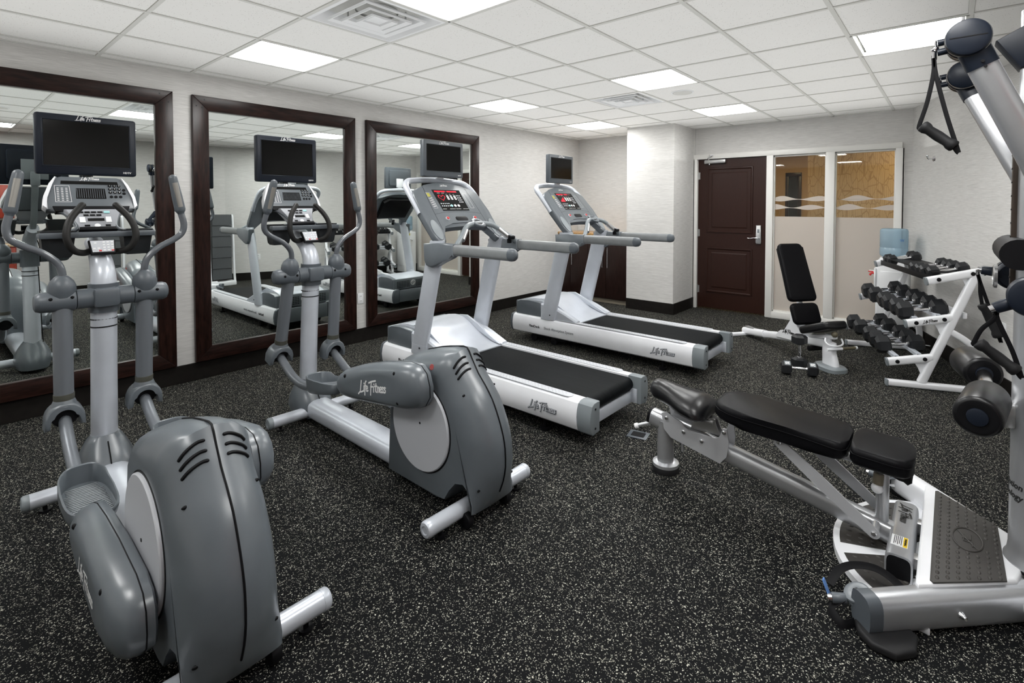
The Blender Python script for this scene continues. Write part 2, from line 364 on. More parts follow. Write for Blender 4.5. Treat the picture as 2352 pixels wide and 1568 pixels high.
for (i, j), lab in VENTS.items():
    c = V((j*T+T/2, i*T+T/2, H)); t = thing('air_vent', lab, 'air vent', c)
    def sq(h, z): return [c+V((sx*h, sy*h, z)) for sx, sy in ((1, 1), (-1, 1), (-1, -1), (1, -1))]
    MB().loft([sq(.29, .045), sq(.295, .0), sq(.272, -.002), sq(.225, .06), sq(.23, .075), sq(.29, .045)], caps=False).build('frame', whitepl, t, angle=20)
    MB().lathe(c+V((0, 0, .05)), (0, 0, 1), [(0, .125), (.16, .125), (.16, .12), (.002, .12)], 32, caps=False).build('duct_collar', steel, t)
    MB().box(c+V((0, 0, .2)), (.5, .5, .02)).build('duct_back', black, t)
    for k, (a, z) in enumerate(((.21, -.010), (.148, -.014), (.088, -.018))):
        MB().loft([sq(a, z+.012), sq(a*.98, z+.0), sq(a-.026, z+.010), sq(a-.034, z+.03), sq(a-.031, z+.032), sq(a-.022, z+.016)], caps=False).build('louvre', whitepl, t, angle=20)
    MB().box(c+V((0, 0, .0)), (.1, .1, .006), bev=.002).build('centre_plate', whitepl, t)
    m = MB()
    for sx, sy in ((1, 1), (-1, -1)): m.box(c+V((sx*.12, sy*.12, .03)), (.008, .008, .05))
    m.build('hanger', steel, t)
for lab, (i, j) in (('round white ceiling speaker between the light and the far wall', (7, 4)), ('round ceiling speaker near the camera, seen in the left mirror', (0, 5))):
    c = V((j*T+T/2, i*T+T/2, H)); t = thing('ceiling_speaker', lab, 'speaker', c)
    MB().lathe(c+V((0, 0, .004)), (0, 0, -1), [(0, .11), (.006, .108), (.008, .1), (.004, .094)], 40).build('rim', whitepl, t)
    MB().lathe(c+V((0, 0, .001)), (0, 0, -1), [(0, .093), (.006, .093)], 40).build('grille', tee_m, t)
ORG = V((0, 0, 0))
struct('wall_left', MB().box((XL-.05, 2.25, 1.35), (.1, 9.9, 2.7)), wall_m)
m = MB()
m.box((3.17, YD+.06, 2.46), (2.9, .12, .48)); m.box((1.86, YD+.06, 1.11), (.09, .12, 2.22)); m.box((4.44, YD+.06, 1.11), (.16, .12, 2.22))
struct('wall_back', m, wall_m)
struct('wall_alcove', MB().box((.85, YD+.0, 1.35), (2.1, .08, 2.7)), wall_m)
def wallseg(name, a, c, th=.1):
    a = V((*a, 0)); c = V((*c, 0)); d = (c-a).normalized(); n = V((d.y, -d.x, 0))
    return struct(name, MB().box((a+c)/2+n*th/2+V((0, 0, 1.35)), ((c-a).length+.1, th, 2.7), X=d), wall_m)
wallseg('wall_right', (5.8, 3.5), (4.45, YD)); wallseg('wall_right_rear', (6.6, -2.6), (5.8, 3.5)); wallseg('wall_front', (XL, -2.6), (6.6, -2.6))
struct('wall_column', MB().box((1.53, 6.66, 1.33), (.72, .72, 2.66)), wall_m)
def skirting(name, a, c, h=.15, th=.014):
    a = V((*a, 0)); c = V((*c, 0)); d = (c-a).normalized(); n = V((-d.y, d.x, 0))
    struct(name, MB().box((a+c)/2+n*th/2+V((0, 0, h/2)), ((c-a).length, th, h), X=d, bev=.003, seg=1), base_m)
skirting('baseboard_left', (XL, 6.42), (XL, -2.6)); skirting('baseboard_right', (5.8, 3.5), (4.45, YD)); skirting('baseboard_right_rear', (6.6, -2.6), (5.8, 3.5))
skirting('baseboard_column_front', (1.905, 6.3), (1.17, 6.3)); skirting('baseboard_column_side', (1.89, 6.99), (1.89, 6.29)); skirting('baseboard_back', (4.45, YD), (4.365, YD))
# ---------------------------------------------------------------- door, glazed screen and corridor
tr = struct('trim_1', MB().box((1.905, YD-.01, 1.115), (.08, .06, 2.23), bev=.006), trimw)
for nm, x0, x1, z0, z1 in (('header', 1.865, 4.36, 2.165, 2.235), ('mullion', 2.89, 2.975, 0, 2.17), ('mullion', 3.585, 3.685, .08, 2.17), ('jamb', 4.297, 4.365, 0, 2.17), ('sill', 2.97, 4.3, 0, .085)):
    MB().box(((x0+x1)/2, YD-.012, (z0+z1)/2), (x1-x0, .062, z1-z0), bev=.006).build(nm, trimw, tr)
    if nm == 'mullion' or nm == 'jamb':
        MB().box(((x0+x1)/2, YD+.03, (z0+z1)/2), (x1-x0+.024, .06, z1-z0), bev=.003).build('stop_bead', trimw, tr)
MB().box((3.63, YD+.03, 2.16), (1.32, .06, .03)).build('stop_bead', trimw, tr); MB().box((3.63, YD+.03, .088), (1.32, .06, .03)).build('stop_bead', trimw, tr)
dy = YD-.004
door = struct('door_1', MB().box((2.416, dy+.022, 1.1), (.936, .044, 2.16), bev=.003, seg=1), doorwood)
for z0, z1 in ((1.11, 2.04), (.25, .90)):
    x0, x1 = 2.075, 2.715; m = MB(); o_ = V(((x0+x1)/2, dy, (z0+z1)/2)); hx, hz = (x1-x0)/2, (z1-z0)/2
    def rc(a, y): return [o_+V((sx*(hx-a), y, sz*(hz-a))) for sx, sz in ((1, 1), (-1, 1), (-1, -1), (1, -1))]
    m.loft([rc(0, .001), rc(.004, -.012), rc(.018, -.014), rc(.03, -.004), rc(.032, -.001), rc(.07, -.001), rc(.085, -.008), rc(.30, -.008)], caps=True)
    m.build('raised_panel', doorwood, door, angle=25)
for z in (.28, 1.1, 1.93): MB().cyl((1.953, dy-.008, z-.055), (1.953, dy-.008, z+.055), .008).box((1.962, dy-.002, z), (.03, .004, .1)).build('hinge', steel, door)
pl_ = MB().prism([(-.032, -.125), (.032, -.125), (.034, -.1), (.034, .13), (-.034, .13), (-.034, -.1)], (2.795, dy-.001, 1.10), (1, 0, 0), (0, 0, 1), 0, .022, bev=.008).build('lock_plate', steel, door)
MB().cyl((2.795, dy-.02, 1.055), (2.795, dy-.06, 1.055), .013).tube([(2.795, dy-.058, 1.055), (2.75, dy-.06, 1.06), (2.70, dy-.055, 1.052), (2.66, dy-.05, 1.056)], [.011, .007], n=10).build('lever_handle', chrome, pl_)
MB().box((2.795, dy-.023, 1.155), (.03, .003, .05), bev=.001).build('card_slot', greycap, pl_)
cl = MB().box((2.20, dy-.028, 2.125), (.30, .05, .055), bev=.01).build('door_closer', steel, door)
MB().tube([(2.12, dy-.03, 2.15), (2.10, dy-.05, 2.175), (2.16, dy-.06, 2.20)], .007, n=8, res=3).box((2.15, dy-.05, 2.215), (.06, .03, .02), bev=.004).cyl((2.12, dy-.03, 2.1), (2.12, dy-.03, 2.08), .008).build('closer_arm', chrome, cl)
MB().box((2.888, dy-.002, 1.06), (.006, .02, .06)).build('strike_plate', black, door)
for k, (x0, x1) in enumerate(((2.98, 3.58), (3.69, 4.295))):
    wn = struct('window_%d' % (k+1), MB().box(((x0+x1)/2, YD+.03, 1.12), (x1-x0, .006, 2.08)), glass_m)
    MB().box(((x0+x1)/2, YD+.024, .72), (x1-x0-.01, .002, 1.27)).build('frosted_film', frost_m, wn)
    for zc, ph in ((1.585, 0), (1.475, 1.3)):
        top, bot = [], []
        for q in range(41):
            x = x0+.005+(x1-x0-.01)*q/40; s_ = math.sin((x-2.98)*2*PI/.42+ph)
            top.append((x, zc+.018+.028*s_*(.8+.2*math.sin(x*7)))); bot.append((x, zc-.018-.012*math.sin((x-2.98)*2*PI/.42+ph+.5)))
        MB().prism(bot+top[::-1], (0, YD+.025, 0), (1, 0, 0), (0, 0, 1), 0, .002).build('frosted_wave', frost_m, wn)
# corridor seen through the glass
tan_m, nt, b = nodes('corridor_wallpaper'); L = nt.links.new
tc = N(nt, 'TexCoord'); mp = N(nt, 'Mapping'); mp.inputs['Scale'].default_value = (15, 15, 6); L(tc.outputs['Object'], mp.inputs[0])
v = N(nt, 'TexVoronoi', Scale=1., feature='DISTANCE_TO_EDGE'); L(mp.outputs[0], v.inputs['Vector'])
wv = N(nt, 'TexWave', Scale=.9, Distortion=1.); wv.bands_direction = 'X'; L(mp.outputs[0], wv.inputs['Vector'])
g1 = N(nt, 'Math', operation='LESS_THAN'); L(v.outputs['Distance'], g1.inputs[0]); g1.inputs[1].default_value = .035
g2 = N(nt, 'Math', operation='LESS_THAN'); L(wv.outputs['Fac'], g2.inputs[0]); g2.inputs[1].default_value = .06
mxm = N(nt, 'Math', operation='MAXIMUM'); L(g1.outputs[0], mxm.inputs[0]); L(g2.outputs[0], mxm.inputs[1])
mx = N(nt, 'Mix', data_type='RGBA'); mx.inputs[6].default_value = (.62, .45, .26, 1); mx.inputs[7].default_value = (.44, .29, .15, 1)
L(mxm.outputs[0], mx.inputs[0]); L(mx.outputs[2], b.inputs['Base Color']); b.inputs['Roughness'].default_value = .6
tan2 = mat('corridor_tan', (.42, .29, .16), .7)
struct('wall_corridor_back', MB().box((4.9, 8.5, 1.3), (3.6, .1, 2.6)), tan_m)
struct('wall_corridor_return', MB().box((3.12, 9.6, 1.3), (.08, 2.2, 2.6)), tan2)
struct('wall_corridor_far', MB().box((1.8, 10.7, 1.3), (2.8, .1, 2.6)), tan2)
struct('wall_corridor_left', MB().box((.9, 8.9, 1.3), (.1, 3.7, 2.6)), tan2)
struct('wall_corridor_right', MB().box((6.6, 7.8, 1.3), (.1, 1.4, 2.6)), tan2)
struct('ceiling_corridor', MB().box((3.7, 8.95, 2.62), (6.0, 3.6, .06)), tile_m)
for lab, x, y in (('warm corridor ceiling light behind the right window', 4.6, 7.75), ('warm corridor ceiling light behind the left window', 2.55, 9.3), ('warm corridor ceiling light behind the brown door', 2.2, 7.9)):
    t = thing('corridor_light', lab, 'ceiling light', (x, y, 2.59)); MB().box((x, y, 2.575), (.5, .5, .03), bev=.005).build('frame', trimw, t); MB().box((x, y, 2.562), (.42, .42, .01)).build('diffuser', warm, t)
t = thing('framed_mirror', 'tall dark framed mirror on the corridor wall behind the left window', 'mirror', (2.42, 10.62, 1.0))
for a, c, s in ((-.11, 0, (.06, .05, 1.3)), (.11, 0, (.06, .05, 1.3)), (0, .65, (.28, .05, .08)), (0, -.65, (.28, .05, .08))): MB().box((2.42+a, 10.62, 1.45+c), s, bev=.006).build('frame_rail', darkwood, t)
MB().box((2.42, 10.635, 1.45), (.2, .01, 1.24)).build('glass', screen, t)
ORG = V((0, 0, 0))
# ---------------------------------------------------------------- wall mirrors
for nm, y0, y1 in (('nearest wall mirror in a wide dark wood frame, cut by the left edge', -.45, 1.078), ('middle wall mirror in a wide dark wood frame behind the second elliptical', 1.215, 2.725), ('farthest wall mirror in a wide dark wood frame behind the nearer treadmill', 2.86, 4.565)):
    z0, z1, wd = .157, 2.428, .122; cy, cz = (y0+y1)/2, (z0+z1)/2
    t = thing('wall_mirror', nm, 'mirror', (XL+.02, cy, z0)); hy, hz = (y1-y0)/2, (z1-z0)/2; o_ = (XL+.001, cy, cz)
    for side, poly, mm in (('left', [(-hy, -hz), (-hy+wd, -hz+wd), (-hy+wd, hz-wd), (-hy, hz)], darkwood), ('right', [(hy, hz), (hy-wd, hz-wd), (hy-wd, -hz+wd), (hy, -hz)], darkwood),
                       ('top', [(-hy, hz), (-hy+wd, hz-wd), (hy-wd, hz-wd), (hy, hz)], darkwoodh), ('bottom', [(hy, -hz), (hy-wd, -hz+wd), (-hy+wd, -hz+wd), (-hy, -hz)], darkwoodh)):
        MB().prism(poly, o_, (0, 1, 0), (0, 0, 1), 0, .042, bev=.004).build('frame_board', mm, t)
    m = MB()
    for sy in (-1, 1):
        for sz in (-1, 1):
            for a, c in ((.03, .09), (.09, .03), (.07, .10)): m.cyl((XL+.0425, cy+sy*(hy-a), cz+sz*(hz-c)), (XL+.0436, cy+sy*(hy-a), cz+sz*(hz-c)), .005, n=8)
    m.build('screw_plug', black, t)
    MB().box((XL+.012, cy, cz), (.012, 2*hy-2*wd+.01, 2*hz-2*wd+.01)).build('glass', mirror_m, t)
    MB().box((XL+.006, cy, cz), (.008, 2*hy-.1, 2*hz-.1)).build('backing', black, t)
# ---------------------------------------------------------------- outlets
def outlet(loc, n, lab):
    n = V(n).normalized(); u = V((0, 0, 1)).cross(n); t = thing('wall_outlet', lab, 'outlet', loc); loc = V(loc)
    MB().prism([(-.036, -.058), (.036, -.058), (.036, .058), (-.036, .058)], loc, u, (0, 0, 1), -.002, .006, bev=.003).build('cover_plate', whitepl, t)
    for s in (-1, 1):
        r = MB().prism([(-.016, -.014), (.016, -.014), (.016, .014), (-.016, .014)], loc+V((0, 0, s*.026)), u, (0, 0, 1), .004, .008, bev=.002).build('socket', whitepl, t)
        m = MB()
        for q in (-.006, .006): m.prism([(q-.0015, -.006), (q+.0015, -.006), (q+.0015, .006), (q-.0015, .006)], loc+V((0, 0, s*.026)), u, (0, 0, 1), .007, .0085)
        m.build('slot', black, r)
outlet((XL, 2.795, .478), (1, 0, 0), 'white wall outlet between the middle and farthest mirrors')
nr = V((-.934, -.358, 0))
outlet((5.145, 5.21, .52), nr, 'white wall outlet on the right wall behind the cable handles'); outlet((5.60, 4.02, .46), nr, 'white wall outlet on the right wall, seen in the middle mirror')
outlet((5.95, 2.2, .46), (-.99, -.13, 0), 'white wall outlet behind the cable tower, seen in the left mirror')
t = thing('robe_hook', 'small chrome hook high on the right wall behind the upper cable handle', 'hook', (4.66, 6.47, 1.99))
c = V((4.66, 6.47, 1.99)); MB().lathe(c, nr, [(0, .03), (.008, .028), (.014, .012)], 16).build('plate', chrome, t); MB().tube([c, c+nr*.05, c+nr*.06+V((0, 0, .03))], .008, n=8).ball(c+nr*.06+V((0, 0, .03)), .013, n=10).build('peg', chrome, t)
# ---------------------------------------------------------------- alcove cabinets
YC = 6.40
ORG = V((0, 0, 0))
for lab, xs in (('dark walnut base cabinet in the alcove corner beside the mirror wall', (XL, .10, .43)), ('dark walnut base cabinet in the alcove next to the white column', (.43, .76, 1.165))):
    t = thing('base_cabinet', lab, 'cabinet', ((xs[0]+xs[2])/2, 6.68, 0)); x0, x1 = xs[0]+.002, xs[2]-.002
    MB().box(((x0+x1)/2, 6.685, .55), (x1-x0, .53, .96)).build('body', cabwood, t); MB().box(((x0+x1)/2, 6.50, .04), (x1-x0, .1, .08)).build('toe_kick', kickm, t)
    for k in (0, 1):
        a, c = xs[k]+.003, xs[k+1]-.003; d = MB().box(((a+c)/2, YC+.009, .55), (c-a, .02, .94), bev=.002).build('door', cabwood, t)
        hx = xs[1]+(-.045 if k == 0 else .045); MB().cyl((hx, YC-.035, .55), (hx, YC-.035, .86), .006, n=12).cyl((hx, YC, .60), (hx, YC-.035, .60), .004, n=8).cyl((hx, YC, .81), (hx, YC-.035, .81), .004, n=8).build('bar_handle', chrome, d)
t = MB(); ORG = V((.5, 6.68, 1.03)); ct = t.box((.507, 6.67, 1.05), (1.312, .57, .036), bev=.006).build('countertop', counterm); ct.location = ORG; tag(ct, 'tan stone countertop on the dark alcove cabinets', 'countertop')
# ---------------------------------------------------------------- red cabinets behind the camera, seen in the left mirror
t = thing('base_cabinet', 'red cherry base cabinet behind the camera, seen in the left mirror', 'cabinet', (5.9, .05, 0))
MB().box((5.90, .05, .45), (.46, 1.15, .84)).build('body', redwood, t); MB().box((5.92, .05, .02), (.4, 1.1, .05)).build('toe_kick', black, t)
for y in (-.24, .34): d = MB().box((5.66, y, .46), (.02, .55, .78), bev=.003).build('door', redwood, t)
ORG = V((5.9, .05, .87)); ct = MB().box((5.90, .05, .89), (.5, 1.2, .035), bev=.005).build('countertop', granite); ct.location = ORG; tag(ct, 'speckled granite countertop on the red cabinet behind the camera', 'countertop')
t = thing('wall_cabinet', 'red cherry wall cabinet above the granite counter, seen in the left mirror', 'cabinet', (5.99, .05, 1.3))
MB().box((5.99, .05, 1.54), (.32, 1.15, .5)).build('body', redwood, t)
for y in (-.24, .34): MB().box((5.82, y, 1.54), (.02, .56, .48), bev=.003).build('door', redwood, t)
ORG = V((0, 0, 0))
# ---------------------------------------------------------------- elliptical trainers (local axes: x rearwards = world +x, v sideways)
def tv(parent, c, wd, ht, m_body, small=False):
    """flat screen facing +x, centre of its front face at c"""
    c = V(c); y, z = V((0, 1, 0)), V((0, 0, 1)); hw, hh = wd/2, ht/2
    def rr_(a, h, r): return [(sx*(a-r)+r*math.cos(t), sz*(h-r)+r*math.sin(t)) for sx, sz, t0 in ((1, 1, 0), (-1, 1, PI/2), (-1, -1, PI), (1, -1, 3*PI/2)) for t in (t0, t0+PI/4, t0+PI/2)]
    b = MB().prism(rr_(hw, hh, .012), c, y, z, -.05, 0, bev=.008).prism(rr_(hw-.05, hh-.04, .02), c, y, z, -.075, -.045, bev=.012)
    o = b.build('television', m_body, parent, label='flat screen television on the machine')
    up = .012
    MB().prism(rr_(hw-.034, hh-.044, .004), c+z*up*.6, y, z, -.002, .0006).build('screen', screen, o)
    ring = MB(); a, h = hw-.030, hh-.040
    for q in ((0, h, a, .003), (0, -h, a, .003)): ring.box(c+y*q[0]+z*(q[1]+up*.6)+V((.001, 0, 0)), (.004, q[2]*2, .005), bev=.001, seg=1)
    for s in (-1, 1): ring.box(c+y*s*a+z*up*.6+V((.001, 0, 0)), (.004, .005, h*2), bev=.001, seg=1)
    ring.build('screen_bezel', navy if not small else grey2, o)
    logo(o, c+z*(hh-.018), y, z, wd*.26, white, .14)
    text('lettering', 'HDTV', c+y*(hw-.045)-z*(hh-.02), y, z, .014, white, o, bold=.0004)
    return o
def buttons(mb, c, u, v, n, pts, r, h=.004, seg=12, sq=None):
    for a, b_ in pts:
        p = V(c)+V(u)*a+V(v)*b_
        if sq: mb.prism([(-sq[0], -sq[1]), (sq[0], -sq[1]), (sq[0], sq[1]), (-sq[0], sq[1])], p, u, v, 0, h, bev=.0015, seg=1)
        else: mb.cyl(p, p+V(n)*h, r, r*.85, n=seg)
SEAM = [(2.46, .045), (2.465, .40), (2.50, .60), (2.56, .69), (2.66, .727), (2.78, .763), (2.90, .788), (2.965, .793), (2.998, .748), (3.045, .682), (3.095, .632), (3.14, .578), (3.17, .525),
        (3.195, .47), (3.213, .42), (3.225, .365), (3.228, .28), (3.214, .21), (3.19, .15), (3.17, .10), (3.15, .075), (3.145, .12), (3.125, .175), (3.085, .20), (3.03, .185), (2.985, .135), (2.955, .075), (2.90, .058)]
SW = [.25, .25, .3, .4, .55, .7, .85, .95, 1, 1, 1, 1, 1, 1, 1, 1, .9, .75, .5, .25, .05, .0, .0, .0, .0, .0, .05, .1]
def elliptical(yc, label, thL, thR, linkL, linkR, pedL, pedR, covL, covR, dx=0.):
    t = thing('elliptical_trainer', label, 'elliptical', (2.2+dx, yc, 0), group='elliptical trainers facing the mirrors')
    P = lambda x, v, z: V((x+dx, yc+v, z))
    X, Y, Z = V((1, 0, 0)), V((0, 1, 0)), V((0, 0, 1))
    # housing
    def sec(v, d):
        out = []
        for (x, z), w_ in zip(SEAM, SW):
            q = V((2.76-x, .40-z)).normalized()*d*w_; out.append(P(x+q.x, v, z+q.y))
        return out
    vs = [(-.138, .165), (-.135, .145), (-.126, .105), (-.108, .062), (-.08, .03), (-.042, .010), (-.002, .0)]
    m = MB(); m.loft([sec(v, d) for v, d in vs]+[sec(-v, d) for v, d in vs[::-1]])
    hs = m.build('drive_housing', grey, t, angle=50)
    m = MB(); ring = [(p+(V((p.x-dx-2.76, 0, p.z-.40))).normalized()*.0012) for p in sec(0, 0)[4:19]]
    m.tube(ring, .0035, n=6, res=2).build('seam_line', black, hs)
    from mathutils.bvhtree import BVHTree
    bv = BVHTree.FromPolygons([v_.co+ORG for v_ in hs.data.vertices], [p_.vertices[:] for p_ in hs.data.polygons])
    def hit(th, v):
        d = V((math.cos(th), 0, math.sin(th))); h_ = bv.ray_cast(P(2.76, v, .40)+d*1.2, -d)[0]
        return h_ if h_ else P(2.76, v, .40)+d*.4
    for s in (-1, 1):
        for k in range(3):
            pts = [hit(math.radians(58-4.2*k+2*q/6-4*(q/6)**2), s*(.030+.062*q/6)) for q in range(7)]
            MB().tube(pts, .0058, n=8, res=2, dome=True).build('vent_slot', black, hs)
        for xz, v, d in (((3.08, .62), .10, .05), ((3.2, .17), .11, .055)):
            p = hit(math.atan2(xz[1]-.40, xz[0]-2.76), s*v); MB().ball(p, .010, (.5, 1, .6), n=10).build('screw_recess', black, hs)
        MB().lathe(P(2.77, s*.137, .39), Y*s, [(0, .224), (.010, .224), (.014, .219), (.014, .0)], 64).build('crank_disc', discm, t)
        MB().lathe(P(2.77, s*.136, .39), Y*s, [(0, .232), (.004, .231)], 64).build('disc_rim', black, t)
        MB().cyl(P(2.78, s*.148, .41), P(2.78, s*.1525, .41), .006, n=10).build('disc_screw', black, t)
    # frame
    MB().tube([P(1.36, 0, .085), P(2.56, 0, .085)], 1, n=24, res=1, sec=(.085, .066), ex=2.6).build('base_beam', silver, t)
    MB().box(P(1.95, 0, .022), (1.1, .10, .006)).build('beam_edge', grey2, t)
    for nm, x, z, hw in (('front_stabilizer', 1.405, .068, .325), ('rear_stabilizer', 3.06, .072, .33)):
        o = MB().tube([P(x, -hw+.02, z), P(x, hw-.02, z)], .037, n=18, res=1).build(nm, silver, t)
        for s in (-1, 1):
            MB().lathe(P(x, s*(hw-.02), z), Y*s, [(0, .038), (.02, .038), (.028, .032), (.03, .02), (.026, .015)], 20).build('end_cap', silver if nm[0] == 'r' else greycap, o)
            MB().cyl(P(x, s*(hw-.075), 0), P(x, s*(hw-.075), .012), .024, n=16).cyl(P(x, s*(hw-.075), .01), P(x, s*(hw-.075), .05), .009, n=10).build('levelling_foot', black, o)
    for s in (-1, 1): MB().cyl(P(3.10, s*.11, .036), P(3.10, s*.145, .036), .036, n=24, bev=.006).build('transport_wheel', black, t)
    m = MB(); rings = []
    for z, x0, x1, hw in ((.03, 1.14, 1.46, .105), (.09, 1.14, 1.47, .125), (.15, 1.16, 1.44, .12), (.20, 1.19, 1.40, .10), (.245, 1.215, 1.36, .078), (.27, 1.23, 1.34, .06)):
        rings.append([P((x0+x1)/2+(x1-x0)/2*math.copysign(abs(math.cos(a))**.75, math.cos(a)), hw*math.copysign(abs(math.sin(a))**.75, math.sin(a)), z) for a in [2*PI*(k+.5)/24 for k in range(24)]])
    fc = m.loft(rings).build('front_cover', grey, t, angle=50)
    MB().tube([P(1.474, 0, .05), P(1.473, 0, .09), P(1.443, 0, .15), P(1.403, 0, .20), P(1.363, 0, .245)], .003, n=6, res=3).build('seam_line', black, fc)
    MB().tube([P(1.275, 0, .2), P(1.30, 0, .6), P(1.335, 0, 1.0), P(1.34, 0, 1.08), P(1.325, 0, 1.145), P(1.285, 0, 1.195), P(1.22, 0, 1.235), P(1.10, 0, 1.29)], [.058, .056, .055, .055, .053, .050, .045, .042], n=24, res=6, up=(1, 0, 0)).build('mast', silver, t, angle=60)
    for z in (.86, .90): MB().lathe(P(1.322, 0, z), Z, [(-.003, .0575), (0, .060), (.003, .0575)], 24).build('cable_tie', black, t)
    # yoke
    YX, YZ = 1.37, 1.02
    MB().tube([P(1.335, 0, .94), P(1.338, 0, 1.09)], .066, n=24, res=1).cyl(P(YX, -.115, YZ), P(YX, .115, YZ), .05).box(P(1.40, 0, YZ), (.07, .11, .10), bev=.02).build('yoke_collar', grey2, t, angle=45)
    for s, th in ((-1, thL), (1, thR)):
        A = lambda d, v, tt: P(YX+d*math.cos(th)+tt*math.sin(th), v, YZ-d*math.sin(th)+tt*math.cos(th))
        v = s*.168
        sl = MB().lathe(P(YX, s*.118, YZ), Y*s, [(0, .049), (.003, .052), (.085, .052), (.13, .050), (.148, .042), (.154, .030)], 24)
        sl = sl.build('pivot_sleeve', grey2, t, angle=45)
        m = MB()
        for q in (.135, .215): m.ball(A(.048, s*q, .02), .008, n=8)
        m.build('screw_recess', black, sl)
        MB().lathe(A(0, v, .02), A(0, 0, 1)-A(0, 0, 0), [(0, .050), (.03, .056), (.055, .055), (.08, .046), (.098, .030), (.108, .02)], 24).build('handle_boot', grey2, t, angle=60)
        ar = MB().tube([A(0, v, -.03), A(0, v, -.50)], .039, n=22, res=1).build('swing_arm', armgrey, t)
        MB().lathe(A(0, v, -.50), A(0, 0, -1)-A(0, 0, 0), [(-.03, .041), (.02, .041), (.025, .038)], 22).build('arm_collar', mat('olive_collar', (.075, .075, .06), .5), ar)
        # knuckle: an arch open below
        kx = A(1, 0, 0)-A(0, 0, 0); kz = A(0, 0, 1)-A(0, 0, 0); o_ = A(0, v, -.585)
        arch = [(.074*math.cos(a), .074*math.sin(a)) for a in [PI*k/14 for k in range(15)]]
        arch = [(.078, -.05)]+arch+[(-.078, -.05), (-.055, -.045)]+[(.052*math.cos(a), .052*math.sin(a)) for a in [PI-PI*k/14 for k in range(15)]]+[(.055, -.045)]
        kn = MB().prism(arch, o_, Y, kz, -.05, .05, bev=.010).lathe(o_+kz*.055, kz, [(0, .052), (.02, .045), (.03, .041)], 22).build('knuckle', grey, t, angle=50)
        MB().cyl(o_-Y*.062-kz*.012, o_+Y*.062-kz*.012, .013, n=12).cyl(o_-kx*.02, o_+kx*.02, .05, n=20).build('knuckle_pin', black, kn)
        hp = [(0, .165, .09), (0, .168, .15), (-.005, .185, .195), (-.01, .235, .245), (-.015, .305, .285), (-.02, .345, .32), (-.025, .356, .37), (-.035, .342, .44), (-.05, .318, .56), (-.056, .312, .60)]
        hb = MB().tube([A(a, s*b_, c) for a, b_, c in hp], .0165, n=14, res=6).build('handlebar', tubegrey, t, angle=60)
        g0, g1 = A(-.034, s*.343, .435), A(-.058, s*.309, .63)
        gr = MB().tube([g0, g0.lerp(g1, .1), g0.lerp(g1, .5), g1], [.018, .027, .026, .022], n=16, res=4, dome=True).build('hand_grip', grey2, hb, angle=50)
        gd = (g1-g0).normalized(); gx = (X-gd*gd.x).normalized(); gy = gd.cross(gx); c = g0.lerp(g1, .52)+gx*.0165
        MB().tube([c-gd*.07, c+gd*.07], 1, n=12, res=1, sec=(.014, .0105), up=gx, ex=3).build('pulse_plate', pulsem, gr)
        # link, pedal, cover
        lk, pd, (pin, ang) = (linkL, pedL, covL) if s < 0 else (linkR, pedR, covR)
        start = o_-kz*.012
        ln = MB().tube([start]+[P(a, v+s*b_, c) for a, b_, c in lk]+[P(pin[0], s*.215, pin[1])], .0265, n=16, res=5).build('pedal_link', armgrey, t, angle=60)
        MB().cyl(P(pin[0], s*.14, pin[1]), P(pin[0], s*.23, pin[1]), .04, n=20).build('crank_pin', grey2, t)
        px, pz, pa = pd; ca, sa = math.cos(pa), math.sin(pa)
        pu, pn = V((ca, 0, sa)), V((-sa, 0, ca)); pc = P(px, s*.178, pz)
        out = []
        for k in range(32):
            a = 2*PI*k/32; ex_ = .55
            uu_ = .195*math.copysign(abs(math.cos(a))**ex_, math.cos(a)); vv = .088*math.copysign(abs(math.sin(a))**ex_, math.sin(a))
            if uu_ < 0: vv *= 1-.18*(uu_/.195)**2
            out.append((uu_, vv))
        hgt = lambda u_, v_: .075-.022*(u_/.195+.4)-(.018 if v_*s < -.03 and u_ > -.1 else 0)
        R = lambda k_, zf: [pc+pu*u_*k_+Y*v_*k_*(1 if k_ == 1 else (.088-.008)/.088/((.195-.008)/.195))+pn*zf(u_, v_) for u_, v_ in out]
        k2 = (.195-.009)/.195
        tr_ = MB().loft([R(.93, lambda u_, v_: -.012), R(.98, lambda u_, v_: -.004), R(1, lambda u_, v_: .02), R(1, lambda u_, v_: hgt(u_, v_)), R(.985, lambda u_, v_: hgt(u_, v_)+.004), R(k2, hgt), R(k2, lambda u_, v_: .006), R(.85, lambda u_, v_: .003)]).build('pedal_tray', grey, t, angle=50)
        m = MB()
        for k in range(20):
            u_ = -.15+.0155*k; hwid = .066 if u_ > -.1 else .055
            m.box(pc+pu*u_+pn*.005, (.006, 2*hwid, .005), bev=.002, seg=1, X=pu, Z=pn)
        m.build('tread_rib', grey3, tr_, kind='stuff')
        cu, cn = V((math.cos(ang), 0, math.sin(ang))), V((-math.sin(ang), 0, math.cos(ang))); co = P(pin[0], 0, pin[1])
        cv = [(a_, b_*.94) for a_, b_ in ((-.66, -.03), (-.655, .02), (-.625, .055), (-.56, .082), (-.40, .108), (-.20, .124), (.03, .124), (.105, .105), (.14, .065), (.15, .0), (.142, -.055), (.10, -.10), (.03, -.115), (-.2, -.108), (-.50, -.092), (-.62, -.075))]
        cc = V((-.2, 0)); ins = lambda d, kk: [(a-(a-cc.x)/abs(a-cc.x+1e-6)*d*min(1, abs(a-cc.x)/.25)*kk, b_-math.copysign(d*.8, b_)*min(1, abs(b_)/.07)) for a, b_ in cv]
        sec_ = lambda poly, vv: [co+Y*s*vv+cu*a+cn*b_ for a, b_ in poly]
        prof = [(.158, .012, 1), (.166, .0, 1), (.196, .0, 1), (.225, .005, 1.2), (.246, .016, 1.6), (.262, .032, 2.), (.270, .050, 2.2), (.272, .066, 2.2)]
